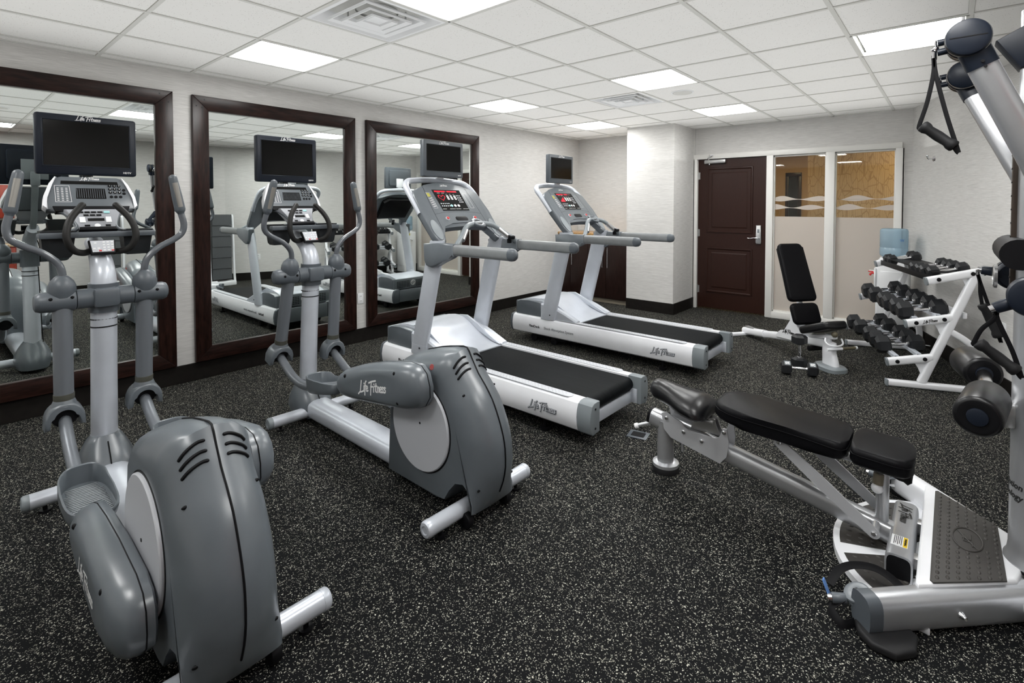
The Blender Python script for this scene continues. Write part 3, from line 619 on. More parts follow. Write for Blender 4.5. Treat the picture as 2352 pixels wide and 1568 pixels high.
        cov = MB().loft([sec_(ins(d, kk), vv) for vv, d, kk in prof]).build('crank_cover', grey, t, angle=55)
        sl_ = ins(-.0012, 1); MB().tube(sec_(sl_+sl_[:1], .188), .0022, n=6, res=1).build('seam_line', black, cov)
        m = MB()
        for a, b_ in ((-.02, .075), (-.02, -.065), (-.50, .05)): m.ball(co+Y*s*.262+cu*a+cn*b_, .011, (1, .7, 1), n=10)
        m.build('screw_recess', black, cov)
        logo(cov, co+Y*s*.2724+cu*-.225+cn*.0, cu*(-s), cn, .265, white, .15)
    # badge on the housing
    if yc > 1: bq = bv.ray_cast(P(2.845, -.5, .70), Y); MB().lathe(bq[0], bq[1], [(0, .014), (.0012, .014), (.0012, .010), (0, .010)], 24, caps=False).lathe(bq[0], bq[1], [(0, .006), (.001, .005)], 16).build('badge_ring', mat('red_print', (.5, .05, .04), .5), hs)
    # console
    o_ = P(1.045, 0, 1.567); fu = Y; fv = (P(1.0, 0, 1.66)-P(1.09, 0, 1.475)).normalized(); fn = fu.cross(fv)
    face = [(-.19, -.10), (.19, -.10), (.196, -.07), (.165, .06), (.14, .098), (.12, .105), (-.12, .105), (-.14, .098), (-.165, .06), (-.196, -.07)]
    cb = MB().prism(face, o_, fu, fv, -.06, 0, bev=.01).build('console', grey, t)
    for s in (-1, 1):
        MB().prism([(s*.184, -.098), (s*.203, -.078), (s*.197, -.02), (s*.172, .055), (s*.146, .10), (s*.138, .096), (s*.162, .05), (s*.186, -.03)][::s], o_, fu, fv, -.055, .006, bev=.004).build('console_trim', silver2, cb)
    MB().prism([(-.125, .055), (.125, .055), (.122, .075), (-.122, .075)], o_, fu, fv, 0, .001).build('message_window', screen, cb)
    MB().prism([(-.065, -.035), (.065, -.035), (.062, .03), (-.062, .03)], o_, fu, fv, 0, .001).build('matrix_display', screen, cb)
    m = MB()
    for k in range(13): m.prism([(-.06+.0095*k, -.03), (-.0575+.0095*k, -.03), (-.0575+.0095*k, .027), (-.06+.0095*k, .027)], o_, fu, fv, .001, .0013)
    m.build('matrix_line', grey2, cb, kind='stuff')
    MB().prism([(-.155, -.118), (.155, -.118), (.165, -.085), (-.165, -.085)], o_, fu, fv, -.03, .012, bev=.003).build('console_ledge', black, cb)
    m = MB(); buttons(m, o_, fu, fv, fn, [(.085+.021*a, .048-.021*b_) for a in range(3) for b_ in range(3)]+[(.088, -.022), (.108, -.022), (.130, -.022), (.148, .022), (.148, .0)], .0085); m.build('keypad_button', black, cb)
    m = MB()
    for q in ([(-.15, -.055), (-.085, -.055)], [(-.15, .045), (-.09, .045)], [(-.15, -.055), (-.15, .045)], [(-.085, -.055), (-.09, .045)]): m.strokes([q], o_, fu, fv, 1, .002)
    for a in (-.138, -.12, -.102):
        for k in range(8): m.strokes([[(a-.003, -.045+.0105*k), (a+.003, -.045+.0105*k)]], o_, fu, fv, 1, .004)
    m.build('zone_chart', white, cb, kind='stuff')
    n_ = 1
    for (a, b_), c in zip([(.085+.021*a, .048-.021*b_) for b_ in range(3) for a in range(3)], '123456789'):
        text('lettering', c, o_+fu*a+fv*b_+fn*.0045, fu, fv, .012, white, cb, ext=.0003)
    logo(cb, o_+fv*.09, fu, fv, .085, white, .16)
    # lower panel
    o2 = P(1.175, 0, 1.425); gv = (P(1.12, 0, 1.475)-P(1.215, 0, 1.375)).normalized(); gn = Y.cross(gv)
    lp = MB().prism([(-.075, -.07), (.075, -.07), (.082, -.03), (.098, .02), (.125, .075), (-.125, .075), (-.098, .02), (-.082, -.03)], o2, Y, gv, -.05, 0, bev=.006).build('control_panel', panelm, t)
    m = MB(); buttons(m, o2, Y, gv, gn, [(-.06+.027*a, .048) for a in range(4)]+[(-.04+.027*a, .026) for a in range(3)]+[(-.042, -.05), (.045, -.05)], 0, sq=(.011, .006)); m.build('program_button', black, lp)
    m = MB(); buttons(m, o2, Y, gv, gn, [(.05, .048)], 0, sq=(.013, .008)); m.build('start_button', aqua, lp)
    m = MB(); buttons(m, o2, Y, gv, gn, [(-.058, -.008), (.052, -.008)], 0, sq=(.012, .021)); buttons(m, o2, Y, gv, gn, [(0, -.05)], .014); m.build('arrow_button', whitepl, lp)
    MB().prism([(-.036, -.016), (.034, -.016), (.034, .003), (-.036, .003)], o2, Y, gv, 0, .0015).build('small_display', screen, lp)
    MB().prism([(-.08, -.088), (.08, -.088), (.076, -.066), (-.076, -.066)], o2, Y, gv, -.05, .012, bev=.004).build('panel_lip', black, lp)
    for s in (-1, 1):
        MB().tube([P(1.07, s*.175, 1.475), P(1.10, s*.12, 1.455), P(1.16, s*.088, 1.415), P(1.2, s*.082, 1.375), P(1.2, s*.13, 1.35)], .011, n=10, res=4).build('panel_support', grey2, t)
    # reading tray with two cup holders
    ty = MB().prism([(-.24, -.05), (.24, -.05), (.245, -.02), (.2, .06), (.09, .075), (-.09, .075), (-.2, .06), (-.245, -.02)], P(1.235, 0, 1.345), Y, -X, -.012, .012, bev=.006)
    ty.box(P(1.282, 0, 1.343), (.02, .48, .03), bev=.006); ty = ty.build('accessory_tray', grey2, t)
    for s in (-1, 1):
        cx = s*.165; q = lambda hw, x0, x1, z: [P(x0, cx-hw, z), P(x1, cx-hw, z), P(x1, cx+hw, z), P(x0, cx+hw, z)]
        MB().loft([q(.046, 1.17, 1.245, 1.225), q(.056, 1.165, 1.25, 1.24), q(.066, 1.15, 1.27, 1.345), q(.068, 1.15, 1.27, 1.366), q(.06, 1.158, 1.262, 1.366), q(.05, 1.17, 1.245, 1.25)]).build('cup_holder', cupm, ty, angle=30)
    # grips, remote pad, tv
    for s in (-1, 1):
        MB().tube([P(1.27, s*.04, 1.255), P(1.30, s*.075, 1.25), P(1.325, s*.115, 1.268), P(1.335, s*.14, 1.32), P(1.325, s*.138, 1.38), P(1.30, s*.115, 1.44), P(1.27, s*.07, 1.50)], .0165, n=14, res=6, dome=True).build('fixed_grip', gripm, t, angle=60)
    o3 = P(1.335, 0, 1.282); hv = V((-.55, 0, .83)).normalized(); hn = Y.cross(hv)
    kp = MB().prism([(-.05, -.042), (.05, -.042), (.056, .042), (-.056, .042)], o3, Y, hv, -.025, 0, bev=.006).build('remote_keypad', black, t)
    MB().prism([(-.044, -.033), (.044, -.033), (.049, .036), (-.049, .036)], o3, Y, hv, 0, .001).build('keypad_face', discm, kp)
    m = MB(); buttons(m, o3, Y, hv, hn, [(.005+.017*a, .024-.016*b_) for a in range(3) for b_ in range(4)]+[(-.03, .02), (-.036, -.012), (-.018, -.012)], 0, sq=(.0055, .0042), h=.003); m.build('keypad_button', whitepl, kp)
    m = MB(); buttons(m, o3, Y, hv, hn, [(-.012, -.026), (.039, -.026)], 0, sq=(.0055, .0042), h=.0033); m.build('power_button', redbtn, kp)
    MB().tube([P(1.12, 0, 1.28), P(1.03, 0, 1.40), P(.985, 0, 1.52), P(.94, 0, 1.62), P(.925, 0, 1.75)], 1, n=12, res=4, sec=(.022, .016), up=(1, 0, 0), ex=4).box(P(.915, 0, 1.80), (.008, .17, .17), bev=.003).box(P(.905, 0, 1.72), (.03, .06, .12), bev=.006).build('tv_bracket', greycap, t)
    tv(t, P(.99, 0, 1.838), .44, .335, navy)
    MB().tube([P(1.27, .04, 1.2), P(1.28, .06, 1.1), P(1.29, .062, .98)], .004, n=6).tube([P(1.26, .045, .94), P(1.235, .05, .7), P(1.22, .055, .4), P(1.20, .06, .26)], .004, n=6).build('cable', black, t)
    return t
e1 = elliptical(.352, 'nearer elliptical trainer with grey drive housing in the left foreground', .02, .09, [(1.50, .0, .32), (1.72, 0, .24), (2.1, 0, .215)], [(1.6, 0, .315), (1.85, 0, .36), (2.1, 0, .43)], (2.03, .255, -.02), (1.93, .36, .22), ((2.86, .258), -.05), ((2.71, .53), .17), dx=.02)
e2 = elliptical(1.49, 'second elliptical trainer beside the nearer treadmill, white lettering on its raised crank cover', .28, .10, [(1.42, .0, .34), (1.62, 0, .325), (1.9, 0, .39), (2.2, 0, .475)], [(1.6, 0, .30), (2.0, 0, .24), (2.4, 0, .20)], (1.925, .385, .20), (2.15, .25, -.1), ((2.76, .605), .19), ((2.78, .18), -.05))
e1.rotation_euler.z = -.012; e2.rotation_euler.z = -.012
ORG = V((0, 0, 0))
# ---------------------------------------------------------------- treadmills
def treadmill(yc, label, dx, heart):
    t = thing('treadmill', label, 'treadmill', (2.1+dx, yc, 0), group='treadmills facing the mirror wall')
    P = lambda x, v, z: V((x+dx, yc+v, z)); X, Y, Z = V((1, 0, 0)), V((0, 1, 0)), V((0, 0, 1))
    for s in (-1, 1):
        cs = [(.272, .10), (.272, .283), (.30, .287), (.335, .284), (.358, .270), (.371, .235), (.378, .19), (.374, .14), (.362, .105), (.345, .092)]
        cs_ = [(s*a, b_) for a, b_ in cs]
        r = MB().prism(cs_, P(1.02, 0, 0), Y, Z, 0, 2.085).build('side_rail', silver2, t, angle=28)
        big = [(s*(.322+(a-.322)*1.03), .19+(b_-.19)*1.03) for a, b_ in cs]
        MB().prism(big, P(3.105, 0, 0), Y, Z, 0, .105, bev=.008).build('rear_end_cap', greycap, t, angle=30)
        MB().prism([(a*1.0, b_) for a, b_ in cs_], P(.985, 0, 0), Y, Z, 0, .035, bev=.006).build('front_end_cap', grey2, t, angle=30)
        m = MB()
        for z in (.13, .25): m.cyl(P(3.211, s*.325, z), P(3.213, s*.325, z), .007, n=10)
        m.build('cap_screw', black, t)
        pad = [(1.66+.035*math.cos(a)*1-.0, s*.315+.032*math.sin(a)) for a in [PI/2+PI*k/10 for k in range(11)]]+[(3.0+.035*math.cos(a), s*.315+.032*math.sin(a)) for a in [-PI/2+PI*k/10 for k in range(11)]]
        tp = MB().prism(pad, P(0, 0, .2855), X, Y, 0, .004, bev=.0015, seg=1).build('foot_pad', discm, t)
        m = MB()
        for k in range(46):
            for j in (-1, 0, 1):
                c = P(1.665+.029*k+(.0145 if j == 0 else 0), s*.315+j*.018, .2893)
                m.box(c, (.011, .008, .004), bev=.0017, seg=1)
        m.build('pad_stud', discm, tp, kind='stuff')
        # uprights
        q = lambda x, z, w_=1.: [P(x+.092*math.cos(a)*w_, s*.340+.036*math.copysign(abs(math.sin(a))**.8, math.sin(a))*w_, z) for a in [2*PI*(k+.5)/28 for k in range(28)]]
        up = MB().loft([q(1.498, .278), q(1.51, .33), q(1.70, 1.08), q(1.74, 1.22, .9)]).build('upright', silver, t, angle=60)
        MB().loft([q(1.500, .283, 1.03), q(1.517, .355, 1.03)]).build('upright_foot', silver, up, angle=60); MB().cyl(P(1.55, s*.340-.037*1, .335), P(1.55, s*.340-.04, .335), .007, n=10).build('foot_bolt', black, up)
        # shoulders of the motor hood
        MB().loft([[P(x, s*.306+a, b_) for a, b_ in ((-.036, .285), (.036, .285), (.036, h), (.024, h+.014), (-.024, h+.014), (-.036, h))] for x, h in ((1.40, .425), (1.55, .405), (1.70, .355), (1.80, .315), (1.865, .288))]).build('upright_shroud', silver, t, angle=30)
        # handrail
        MB().tube([P(1.99, s*.368, 1.160), P(2.545, s*.368, 1.160)], 1, n=24, res=1, sec=(.033, .043), ex=2.8, dome=False).build('handrail', mat('handrail_grey', (.18, .19, .195), .4, noise=.08, nscale=14), t, angle=50)
        MB().tube([P(2.545, s*.368, 1.160), P(2.562, s*.368, 1.160)], 1, n=24, res=1, sec=(.0345, .0445), ex=2.6, dome=True).build('handrail_end', grey2, t, angle=50)
        MB().prism([(1.63, 1.195), (1.80, 1.206), (1.99, 1.206), (1.99, 1.112), (1.93, 1.105), (1.86, 1.062), (1.79, 1.025), (1.73, 1.010), (1.665, 1.02), (1.64, 1.06)], P(0, s*.365, 0), X, Z, -.036, .036, bev=.014, seg=3).build('handrail_bracket', grey, t, angle=45)
    # belt, deck, rear frame, rollers
    belt = [(1.55, .271), (3.10, .271)]+[(3.10+.047*math.sin(a), .224+.047*math.cos(a)) for a in [PI*k/12 for k in range(1, 12)]]+[(3.10, .177), (1.55, .177)]
    MB().prism(belt, P(0, 0, 0), X, Z, -.268, .268).build('running_belt', beltm, t, angle=30)
    MB().box(P(2.3, 0, .22), (1.5, .54, .02)).build('deck', black, t)
    rf = MB().box(P(3.115, 0, .135), (.05, .54, .075), bev=.006)
    for s in (-1, 1): rf.box(P(3.15, s*.266, .15), (.06, .012, .10), bev=.004)
    rf.build('rear_frame', silver, t)
    MB().box(P(2.0, 0, .12), (1.9, .5, .06)).build('under_frame', black, t)
    # motor hood
    prof = [(1.055, .29), (1.055, .405), (1.07, .43), (1.15, .452), (1.25, .468), (1.34, .473), (1.42, .462), (1.50, .425), (1.58, .375), (1.66, .332), (1.76, .298), (1.86, .281), (1.86, .272), (1.06, .272)]
    MB().prism(prof, P(0, 0, 0), X, Z, -.272, .272, bev=.004).build('motor_hood', silver, t, angle=35)
    for s in (-1, 1):
        MB().prism([(1.055, .286), (1.055, .425), (1.10, .437), (1.22, .448), (1.36, .445), (1.46, .42), (1.52, .38), (1.54, .286)], P(0, s*.300, 0), X, Z, -.030, .034, bev=.008).build('hood_side', grey, t, angle=35)
        MB().prism([(1.33, .475), (1.43, .485), (1.58, .43), (1.70, .36), (1.80, .315), (1.855, .29), (1.76, .300), (1.60, .365), (1.48, .432)], P(0, s*.262, 0), X, Z, -.012, .012, bev=.004).build('hood_fin', silver, t, angle=35)
    fr = MB().box(P(1.048, 0, .355), (.03, .66, .15), bev=.01).build('front_grille', grey, t)
    m = MB()
    for a in range(5):
        for k in range(20):
            yy = -.27+.028*k
            if abs(yy) > .05: m.box(P(1.032, yy, .31+.02*a), (.003, .02, .009))
    m.build('grille_slot', black, fr, kind='stuff')
    em = MB().lathe(P(1.033, 0, .36), -X, [(0, .04), (.002, .04), (.002, .033), (.0005, .033)], 28, caps=False); em.strokes([[(-.012, .022), (.0, .024), (-.008, -.002), (.010, .0), (0, -.026)], [(.024, .006), (.006, .024)], [(-.024, -.006), (-.004, -.024)]], P(1.0325, 0, .36), -Y, Z, 1, .006, lift=.001, res=1); em.build('emblem', white, fr)
    MB().box(P(1.0, 0, .19), (.03, .54, .17), bev=.008).build('front_panel', grey, t)
    m = MB()
    for s in (-1, 1):
        for x_, r_w in ((1.28, .045), (1.55, .04)): MB().cyl(P(x_, s*.315, r_w), P(x_, s*.275, r_w), r_w, n=20, bev=.008).cyl(P(x_, s*.32, r_w), P(x_, s*.31, r_w), .012, n=10).box(P(x_+.06, s*.29, .075), (.16, .02, .05)).build('floor_wheel', black, t)
        MB().cyl(P(2.8, s*.3, 0), P(2.8, s*.3, .02), .035, n=20).cyl(P(2.8, s*.3, .02), P(2.8, s*.3, .1), .012, n=10).build('levelling_foot', black, t)
    sd = V((0, -1, 0)); text('lettering', 'FlexDeck', P(1.34, -.3795, .185), X, Z, .038, blackprint, t, bold=.0006); text('lettering', 'Shock Absorption System', P(1.665, -.3795, .185), X, Z, .037, mat('grey_print', (.12, .13, .14), .5), t)
    logo(t, P(2.833, -.3795, .182), X, Z, .235, grey2, .22); logo(t, P(2.83, -.3803, .185), X, Z, .235, discm, .13)
    # console
    fv = V((-.385, 0, .455)).normalized(); fu = Y; fn = fu.cross(fv); o_ = P(1.785, 0, 1.225)
    out = [(-.365, .0), (-.335, -.025), (-.29, -.012), (-.272, .03), (-.262, .10), (-.235, .15), (-.12, .166), (0, .170), (.12, .166), (.235, .15), (.262, .10), (.272, .03), (.29, -.012), (.335, -.025), (.365, .0),
           (.378, .06), (.382, .30), (.378, .46), (.365, .51), (.33, .54), (.22, .585), (.11, .612), (0, .62), (-.11, .612), (-.22, .585), (-.33, .54), (-.365, .51), (-.378, .46), (-.382, .30), (-.378, .06)]
    cb = MB().prism(out, o_, fu, fv, -.065, 0, bev=.016, seg=3).build('console', grey, t, angle=40)
    MB().prism([(-.25, .20), (.25, .20), (.26, .5), (.18, .56), (-.18, .56), (-.26, .5)], o_, fu, fv, -.13, -.05, bev=.02).build('console_back', black, cb, angle=40)
    MB().prism([(-.262, .145), (-.12, .163), (0, .168), (.12, .163), (.262, .145), (.255, .115), (.12, .130), (0, .134), (-.12, .130), (-.255, .115)][::-1], o_, fu, fv, -.06, -.004, bev=.004).build('console_lip', grey2, cb)
    m = MB()
    for s in (-1, 1): m.strokes([[(s*.268, .10), (s*.258, .35), (s*.235, .575)]], o_, fu, fv, 1, .003)
    m.strokes([[(-.262, .265), (-.12, .285), (.12, .285), (.262, .265)]], o_, fu, fv, 1, .002)
    m.build('panel_seam', black, cb)
    for s in (-1, 1):
        MB().prism([(s*.328+.042*math.cos(a), .105+.10*math.sin(a)) for a in [2*PI*k/28 for k in range(28)]], o_, fu, fv, 0, .004, bev=.002).build('speaker_oval', greycap, cb)
        MB().prism([(s*.328+.046*math.cos(a), .105+.106*math.sin(a)) for a in [2*PI*k/28 for k in range(28)]], o_, fu, fv, 0, .0015).build('speaker_ring', grey2, cb)
    MB().prism([(-.155, .30), (.145, .30), (.155, .535), (-.160, .535)], o_, fu, fv, 0, .0015).build('display_panel', screen, cb)
    m = MB(); m2 = MB()
    for k in range(34):
        (m2 if 16 <= k <= 18 or k > 26 and not heart else m).prism([(-.140+.0074*k, .508), (-.1345+.0074*k, .508), (-.1345+.0074*k, .524), (-.140+.0074*k, .524)], o_, fu, fv, .0015, .0022)
    H_ = ['.##...##.', '#..#.#..#', '#...#...#', '#.......#', '.#.....#.', '..#...#..', '...#.#...', '....#....'] if heart else ['........#', '.......##', '.....####', '....#####', '..#.#####', '.########', '#########', '#########']
    for r_i, row in enumerate(H_):
        for c_i, ch in enumerate(row):
            if ch == '#': m.prism([(-.128+.0085*c_i, .470-.0085*r_i), (-.1215+.0085*c_i, .470-.0085*r_i), (-.1215+.0085*c_i, .4765-.0085*r_i), (-.128+.0085*c_i, .4765-.0085*r_i)], o_, fu, fv, .0015, .0022)
    m.build('led_segment', ledred, cb, kind='stuff'); m2.build('dim_segment', ledoff, cb, kind='stuff')
    m = MB(); buttons(m, o_, fu, fv, fn, [(-.135+.021*a, .378-.026*b_) for a in range(5) for b_ in range(2)]+[(.085+.018*a, .468-.024*b_) for a in range(3) for b_ in range(4)], .0072, h=.003); m.build('keypad_button', discm, cb)
    m = MB(); buttons(m, o_, fu, fv, fn, [(-.022+.040*a, .448) for a in range(3)], 0, sq=(.011, .025), h=.003); buttons(m, o_, fu, fv, fn, [(.01, .356), (.05, .356)], .015, h=.003); m.build('rocker_button', white, cb)
    m = MB(); buttons(m, o_, fu, fv, fn, [(-.03, .356)], .015, h=.003); m.build('start_button', aqua, cb)
    m = MB(); buttons(m, o_, fu, fv, fn, [(-.022+.040*a, .448+d) for a in range(3) for d in (.010, -.010)], .005, h=.0036); m.build('arrow_print', black, cb)
    m = MB()
    for a, b_, L_ in ((-.148, .318, .04), (-.07, .318, .06), (.0, .318, .055), (.08, .318, .06), (-.12, .497, .03), (-.07, .497, .03), (-.03, .485, .014), (.01, .485, .014), (.05, .485, .014)): m.strokes([[(a, b_), (a+L_, b_)]], o_+fn*.0015, fu, fv, 1, .003)
    for s, a in ((-1, -.215), (1, .20)):
        for q in ([(a-.02, .33), (a+.02, .33)], [(a-.024, .50), (a+.016, .50)], [(a-.02, .33), (a-.024, .50)], [(a+.02, .33), (a+.016, .50)]): m.strokes([q], o_, fu, fv, 1, .0018)
        if s < 0:
            for k in range(5): m.strokes([[(a-.012, .35+.022*k), (a+.012, .352+.022*k)]], o_, fu, fv, 1, .007)
    m.build('panel_print', white, cb, kind='stuff')
    MB().prism([(-.236, .455), (-.205, .455), (-.207, .495), (-.236, .495)], o_, fu, fv, 0, .001).build('yellow_print', mat('olive_print', (.45, .42, .08), .5), cb)
    logo(cb, o_+fv*.585, fu, fv, .085, white, .17)
    cup = [(-.065, .200), (-.05, .19), (.06, .19), (.072, .20), (.072, .225), (.055, .238), (-.05, .238), (-.065, .225)]
    MB().prism(cup, o_, fu, fv, -.05, .002, bev=.004).build('magnet_recess', black, cb)
    for s in (-1, 1):
        p = o_+fu*s*.155+fv*.215; MB().lathe(p, fn, [(0, .019), (.005, .018), (.007, .013), (.002, .012)], 20).build('button_ring', discm, cb); MB().lathe(p, fn, [(0, .0125), (.012, .0125), (.014, .010)], 20).build('stop_button', redbtn, cb)
    # hoop and television
    hp = [o_+fu*s*w_+fv*h_+fn*-.04+V((a, 0, 0)) for s, w_, h_, a in ((-1, .368, .30, 0), (-1, .37, .50, 0), (-1, .36, .60, -.01), (-1, .315, .655, -.015), (-1, .22, .675, -.02))]
    hp += [o_+fv*.69-fn*.04+V((-.02, 0, 0))]+[V((p.x, 2*yc-p.y, p.z)) for p in hp[::-1]]
    hoop = MB().tube(hp, .026, n=16, res=5, up=(1, 0, 0)).build('tv_hoop', silver, t, angle=60)
    MB().box(P(1.345, 0, 1.83), (.012, .12, .13), bev=.003).box(P(1.36, 0, 1.76), (.035, .075, .05), bev=.006).build('tv_bracket', silver2, t)
    tv(t, P(1.42, 0, 1.905), .452, .315, grey2, True)
    # centre heart rate bar between the handrails
    hb = [P(1.965, -.345, 1.19), P(1.93, -.26, 1.25), P(1.88, -.16, 1.325), P(1.85, -.08, 1.345), P(1.84, 0, 1.348), P(1.85, .08, 1.345), P(1.88, .16, 1.325), P(1.93, .26, 1.25), P(1.965, .345, 1.19)]
    MB().tube(hb, .021, n=14, res=5).build('pulse_bar', greycap, t, angle=60)
    nrm = (Z*.85+X*.5).normalized(); hub = P(1.85, 0, 1.352)
    hb_ = MB().lathe(hub-nrm*.012, nrm, [(0, .06), (.012, .066), (.022, .063), (.027, .05), (.022, .034), (.005, .03)], 32).build('pulse_hub', grey2, t, angle=50)
    hb_.scale = (1, 1, 1)
    MB().lathe(hub+nrm*.006, nrm, [(0, .032), (.002, .03)], 24).build('hub_recess', black, hb_)
    for s in (-1, 1): MB().tube([P(1.945, s*.265, 1.228), P(1.90, s*.185, 1.30)], .0225, n=14, res=1).build('pulse_plate', steel, t, angle=60)
    rm = MB().box(P(1.95, .275, 1.235), (.09, .055, .03), bev=.006, Z=(.3, 0, 1)).box(P(1.94, .285, 1.205), (.03, .03, .06), bev=.004).build('remote_keypad', black, t)
    m = MB(); kv = V((-.95, 0, .3)).normalized(); buttons(m, P(1.954, .275, 1.252), Y, kv, Y.cross(kv), [(-.015+.015*a, -.03+.015*b_) for a in range(3) for b_ in range(5)], .0045, h=.003); m.build('keypad_button', discm, rm)
    MB().tube([P(1.0, .1, .10), P(.96, .12, .07), P(.9, .2, .008), P(.85, .3, .006)], .005, n=8).build('power_cord', black, t)
    return t
treadmill(2.70, 'nearer treadmill behind the second elliptical, red heart on its display', -.06, True)
treadmill(4.36, 'farther treadmill in front of the dark alcove cabinets, red bar graph on its display', 0., False)
ORG = V((0, 0, 0))
# ---------------------------------------------------------------- dumbbell rack (local x towards the wall, local y along the rack)
def R2(x, y, rz, ox, oy):
    return (ox+x*math.cos(rz)-y*math.sin(rz), oy+x*math.sin(rz)+y*math.cos(rz))
RO, RZ = (4.44, 4.90), math.atan2(.353, .935)
t = thing('dumbbell_rack', 'silver three tier dumbbell rack along the right wall', 'rack', (*RO, 0), RZ)
X, Y, Z = V((1, 0, 0)), V((0, 1, 0)), V((0, 0, 1)); RL = 1.30
ARMS = [(-.02, .200, .285, .262), (.105, .530, .41, .598), (.24, .888, .60, .980)]
for yy in (0, RL):
    fo = MB().tube([(-.02, yy, .028), (.64, yy, .028)], 1, n=16, res=1, sec=(.03, .026), ex=4).build('base_foot', silver2, t, angle=40)
    MB().box((-.026, yy, .028), (.016, .062, .054), bev=.006).build('foot_cap', greycap, fo)
    MB().tube([(.215, yy, .05), (.565, yy, .965)], 1, n=16, res=1, sec=(.026, .031), ex=4).build('post', silver2, t, angle=40)
    MB().tube([(.40, yy, .49), (.50, yy, .425), (.585, yy, .34), (.63, yy, .22), (.635, yy, .05)], 1, n=16, res=5, sec=(.024, .026), up=(1, 0, 0), ex=4).build('rear_brace', silver2, t, angle=40)
    for k, (x0, z0, x1, z1) in enumerate(ARMS):
        a, c = V((x0, yy, z0)), V((x1, yy, z1)); d = (c-a).normalized()
        ar = MB().tube([a, c], 1, n=16, res=1, sec=(.026, .032), ex=4).build('shelf_arm', silver2, t, angle=40)
        MB().tube([a-d*.014, a], 1, n=16, res=1, sec=(.027, .033), ex=4).build('arm_cap', greycap, ar)
        if k == 2: MB().tube([c, c+d*.014], 1, n=16, res=1, sec=(.027, .033), ex=4).build('arm_cap', greycap, ar)
        for f in (.2, .82):
            p = a.lerp(c, f); MB().lathe(p-Y*.026, -Y, [(0, .016), (.004, .015), (.006, .01)], 16).build('bolt_cap', black, ar)
        up = Z*.03; MB().prism([(x1-.13, z1-.055), (x1-.02, z1-.03), (x1-.02-.02, z1-.09), (x1-.09-.01, z1-.20+.02), (x1-.095, z1-.15), (x1-.11, z1-.10)] if k == 2 else [(x1-.12, z1-.05), (x1-.0, z1-.03), (x1-.065, z1-.19), (x1-.075, z1-.14), (x1-.095, z1-.09)], (0, yy, 0), X, Z, -.004, .004).build('gusset', silver2, ar)
        if yy == 0 and k == 1: logo(ar, a.lerp(c, .5)-Y*.0265, d, (Z-d*d.z).normalized(), .105, blackprint, .17)
for k, (x0, z0, x1, z1) in enumerate(ARMS):
    sl = (z1-z0)/(x1-x0)
    if k == 2:
        MB().box(((x0+x1)/2-.0, RL/2, (z0+z1)/2+.026), (.27, RL-.05, .008), bev=.002, X=(1, 0, sl)).build('shelf_plate', black, t)
        MB().box((x0+.035, RL/2, z0+.018), (.006, RL-.05, .05), bev=.002).build('shelf_lip', black, t)
    else:
        for xx in (.07, .225): MB().box((x0+xx, RL/2, z0+sl*xx+.034), (.035, RL-.05, .006), bev=.002, X=(1, 0, sl)).box((x0+xx-.017, RL/2, z0+sl*xx+.022), (.005, RL-.05, .026)).build('shelf_rail', silver, t)
MB().box((.50, RL/2, .62), (.03, RL, .05), bev=.006).build('cross_bar', silver2, t)
ORG = V((0, 0, 0))
# ---------------------------------------------------------------- hex dumbbells (local axis x, centre of the handle at the origin)
def make_db(Rh, hl, gap, label, group, num=None):
    t = thing('hex_dumbbell', label, 'dumbbell', (0, 0, 0), group=group)
    for s in (-1, 1):
        pr = [(gap/2, Rh*.62), (gap/2+hl*.16, Rh), (gap/2+hl*.80, Rh), (gap/2+hl, Rh*.70)]
        m = MB(); rings = [[V((s*a, r*math.cos(PI/6+PI/3*k), r*math.sin(PI/6+PI/3*k))) for k in range(6)] for a, r in pr]
        hd = m.loft(rings).build('hex_head', dumb, t, angle=20)
        MB().lathe((s*(gap/2+hl), 0, 0), X*s, [(-.002, Rh*.5), (.001, Rh*.5), (.001, Rh*.42), (-.001, Rh*.4)], 24).build('end_ring', black, hd)
    MB().lathe((-gap/2-.004, 0, 0), X, [(0, .017), (.012, .017), (.013, .0125), (gap*.25, .0135), (gap*.5+.004, .0165), (gap*.75+.004, .0135), (gap-.005, .0125), (gap-.004, .017), (gap+.008, .017)], 18).build('handle', chrome, t, angle=50)
    return t
def copy_tree(o, parent=None):
    c = o.copy(); COL.objects.link(c); c.parent = parent
    for ch in list(o.children): copy_tree(ch, c)
    return c
def order(n): return ('first', 'second', 'third', 'fourth', 'fifth')[n]
for k, (Rh, hl, gap, near, far, xc, zc, slp, shelf) in enumerate(((.078, .112, .128, (.23, .42, .60), (.89, 1.13), .130, .302, .12, 'bottom shelf'), (.077, .110, .128, (.125, .315, .49, .665), (.935, 1.19), .255, .632, .15, 'middle shelf'), (.053, .082, .12, (.13, .25, .36, .48), (1.10, 1.2), .42, .968, .20, 'top shelf'))):
    proto = None
    for grp, lst in (('near', near), ('far', far)):
        for i, yy in enumerate(lst):
            lab = ('black hex dumbbell, %s from the near end of the rack\'s %s' % (order(i), shelf)) if grp == 'near' else ('black hex dumbbell, %s of the far pair on the rack\'s %s' % (('nearer', 'farther')[i], shelf))
            if proto is None: o = proto = make_db(Rh, hl, gap, lab, 'hex dumbbells on the rack')
            else: o = copy_tree(proto); o['label'] = lab
            jx = random.uniform(-.008, .008); x, y = R2(xc+jx, yy, RZ, *RO); o.location = (x, y, zc); o.rotation_euler = (0, -math.atan(slp), RZ+random.uniform(-.02, .02))
d1 = make_db(.066, .082, .125, 'black hex dumbbell lying on the floor with 20 on its ends', 'hex dumbbells on the floor')
